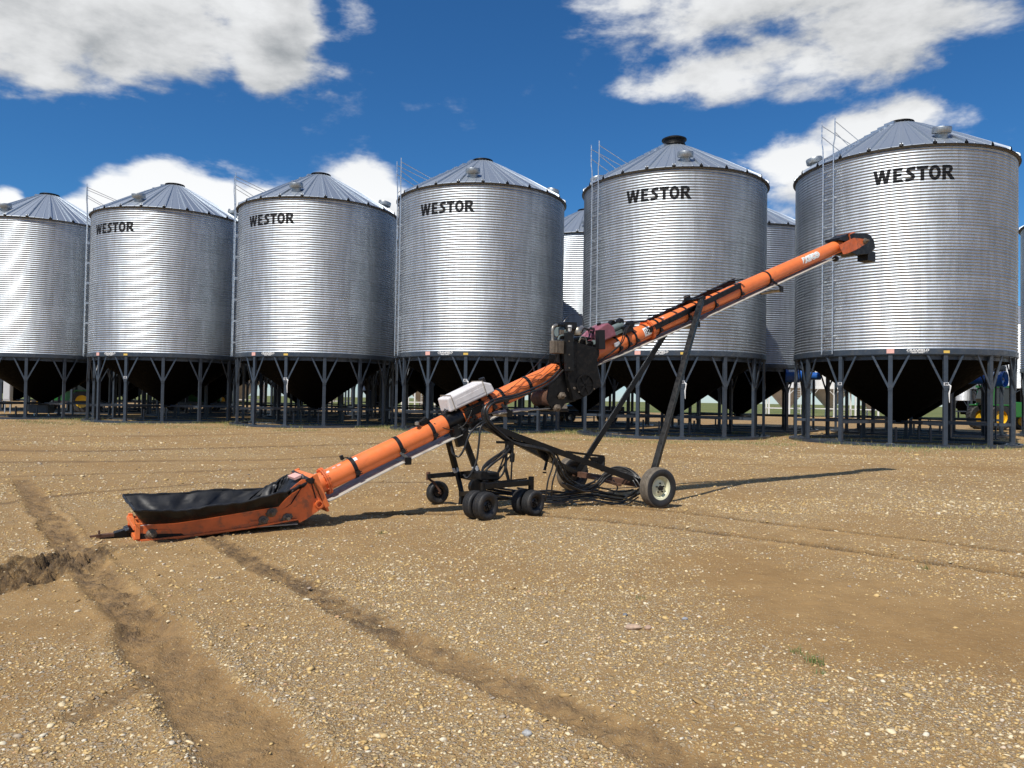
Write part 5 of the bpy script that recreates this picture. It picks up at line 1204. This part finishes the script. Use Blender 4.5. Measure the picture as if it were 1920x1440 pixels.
# ------------------------------------------------------------------ weeds, grass and big stones
def blades_mesh(name, X_, Y_, Hh, W_, m, lean=.5, z=None):
    n = len(X_); th = rng.uniform(0, 2 * pi, n); ln = rng.uniform(0, lean, n) * Hh; la = rng.uniform(0, 2 * pi, n)
    z = np.zeros(n) if z is None else z
    dx, dy = np.cos(th) * W_ / 2, np.sin(th) * W_ / 2
    a = np.stack([X_ - dx, Y_ - dy, z - .01], 1); b_ = np.stack([X_ + dx, Y_ + dy, z - .01], 1)
    mx, my = X_ + np.cos(la) * ln * .35, Y_ + np.sin(la) * ln * .35
    c = np.stack([mx + dx * .7, my + dy * .7, z + Hh * .6], 1); d = np.stack([mx - dx * .7, my - dy * .7, z + Hh * .6], 1)
    e = np.stack([X_ + np.cos(la) * ln, Y_ + np.sin(la) * ln, z + Hh], 1)
    co = np.stack([a, b_, c, d, e], 1).reshape(-1, 3).astype(np.float32); i = (np.arange(n) * 5)[:, None]
    F = np.concatenate([i + np.array([[0, 1, 2]]), i + np.array([[0, 2, 3]]), i + np.array([[3, 2, 4]])], 0).astype(np.int32)
    me = np_mesh(name, co, F, m, 3); attr(me, 'tint', np.repeat(rng.random(n), 5)); return me
def grass_material():
    m = bpy.data.materials.new('weedy_grass'); m.use_nodes = True; t = m.node_tree; b = NB(t); p = t.nodes['Principled BSDF']; p.inputs['Roughness'].default_value = .8
    a = b.n('ShaderNodeAttribute'); a.attribute_name = 'tint'; cr = b.n('ShaderNodeValToRGB'); e = cr.color_ramp
    e.elements[0].color = (.10, .15, .035, 1); e.elements[1].color = (.42, .35, .17, 1); x = e.elements.new(.5); x.color = (.20, .23, .07, 1)
    t.links.new(a.outputs['Fac'], cr.inputs[0]); t.links.new(cr.outputs[0], p.inputs['Base Color']); return m
GM = grass_material(); gx, gy, gh = [], [], []
for k, (bx, by) in BINS.items():
    n = 2600; t = rng.uniform(-pi, pi, n); rr = R + .15 + np.abs(rng.normal(0, .55, n)); x = bx + rr * np.sin(t); y = by - rr * np.cos(t)
    cl = vnoise(x * .9, y * .9, 5) > .45; gx.append(x[cl]); gy.append(y[cl]); gh.append(rng.uniform(.03, .16, cl.sum()))
    n = 900; rr = R * np.sqrt(rng.random(n)); t = rng.uniform(-pi, pi, n); x = bx + rr * np.sin(t); y = by - rr * np.cos(t); cl = vnoise(x * .8, y * .8, 9) > .62
    gx.append(x[cl]); gy.append(y[cl]); gh.append(rng.uniform(.04, .22, cl.sum()))
n = 16000; s = rng.uniform(-34, 24, n); d = np.abs(rng.normal(0, 2.2, n)); x = s; y = 38.2 - 5.0 - (s) * .30 - d; cl = (vnoise(x * .5, y * .8, 21) > .52) & (y > 18)
gx.append(x[cl]); gy.append(y[cl]); gh.append(rng.uniform(.02, .09, cl.sum()))
gx, gy, gh = map(np.concatenate, (gx, gy, gh))
gzz = ground_fields(gx, gy)[0] * np.clip(1 - (np.hypot(gx, gy) - 40) / 30, 0, 1)
gme2 = blades_mesh('grass', gx, gy, gh, rng.uniform(.008, .02, len(gx)), GM, .8, gzz)
go_ = bpy.data.objects.new('grass', gme2); COL.objects.link(go_); tag(go_, 'sparse green and straw coloured grass along the feet of the bins', 'grass', kind='stuff')
for (u, v, n, h, lab) in ((1530, 1243, 46, .085, 'wiry dark green weed, largest in the gravel of the right foreground'), (1491, 1221, 26, .05, 'small weed just left of the largest foreground weed'), (1202, 1121, 22, .04, 'tiny weed in the gravel patch right of centre'),
                          (716, 1000, 30, .045, 'small green weed on the gravel in front of the dual wheels'), (1733, 1066, 24, .07, 'small weed beside the dark tyre line at right'), (1537, 1262, 14, .04, 'low sprig just below the largest foreground weed')):
    c = gnd(u, v); me = blades_mesh('weed', c.x + rng.normal(0, .028, n), c.y + rng.normal(0, .028, n), rng.uniform(.3, 1, n) * h, rng.uniform(.003, .007, n), M['weedm'], 1.3, np.full(n, hz(c.x, c.y)))
    o = bpy.data.objects.new('weed', me); COL.objects.link(o); tag(o, lab, 'weed', 'weeds in the foreground gravel')
for (u, v, sx, sy, sz, lab, col_) in ((1187, 1178, .062, .032, .022, 'long flat tan stone, the largest on the gravel in the foreground', (.47, .33, .23)), (1215, 1178, .028, .024, .018, 'round brown stone beside the long flat stone', (.40, .27, .19)), (1172, 1152, .020, .018, .014, 'dark blue grey pebble above the long flat stone', (.17, .18, .20)), (1284, 1160, .024, .016, .012, 'grey pebble to the right of the long flat stone', (.30, .31, .33)), (988, 1372, .026, .022, .016, 'pale grey stone low in the centre foreground', (.38, .38, .37))):
    c = gnd(u, v); bm = bmesh.new(); bmesh.ops.create_icosphere(bm, subdivisions=3, radius=1)
    for q in bm.verts:
        k = 1 + .16 * (vnoise(np.array([q.co.x * 1.6 + u]), np.array([q.co.y * 1.6 + q.co.z * 2.1]), 3)[0] - .5) * 2; q.co = Vector((q.co.x * sx, q.co.y * sy, q.co.z * sz)) * k
    me = bpy.data.meshes.new('stone'); bm.to_mesh(me); bm.free(); me.materials.append(mat('stone_' + str(u), col_, .75, 0, .2, 30, .4, 80)); me.polygons.foreach_set('use_smooth', [True] * len(me.polygons))
    o = bpy.data.objects.new('stone', me); COL.objects.link(o); o.location = (c.x, c.y, hz(c.x, c.y) + sz * .55); o.rotation_euler = (0, 0, .15); tag(o, lab, 'stone', 'larger stones lying on the gravel')
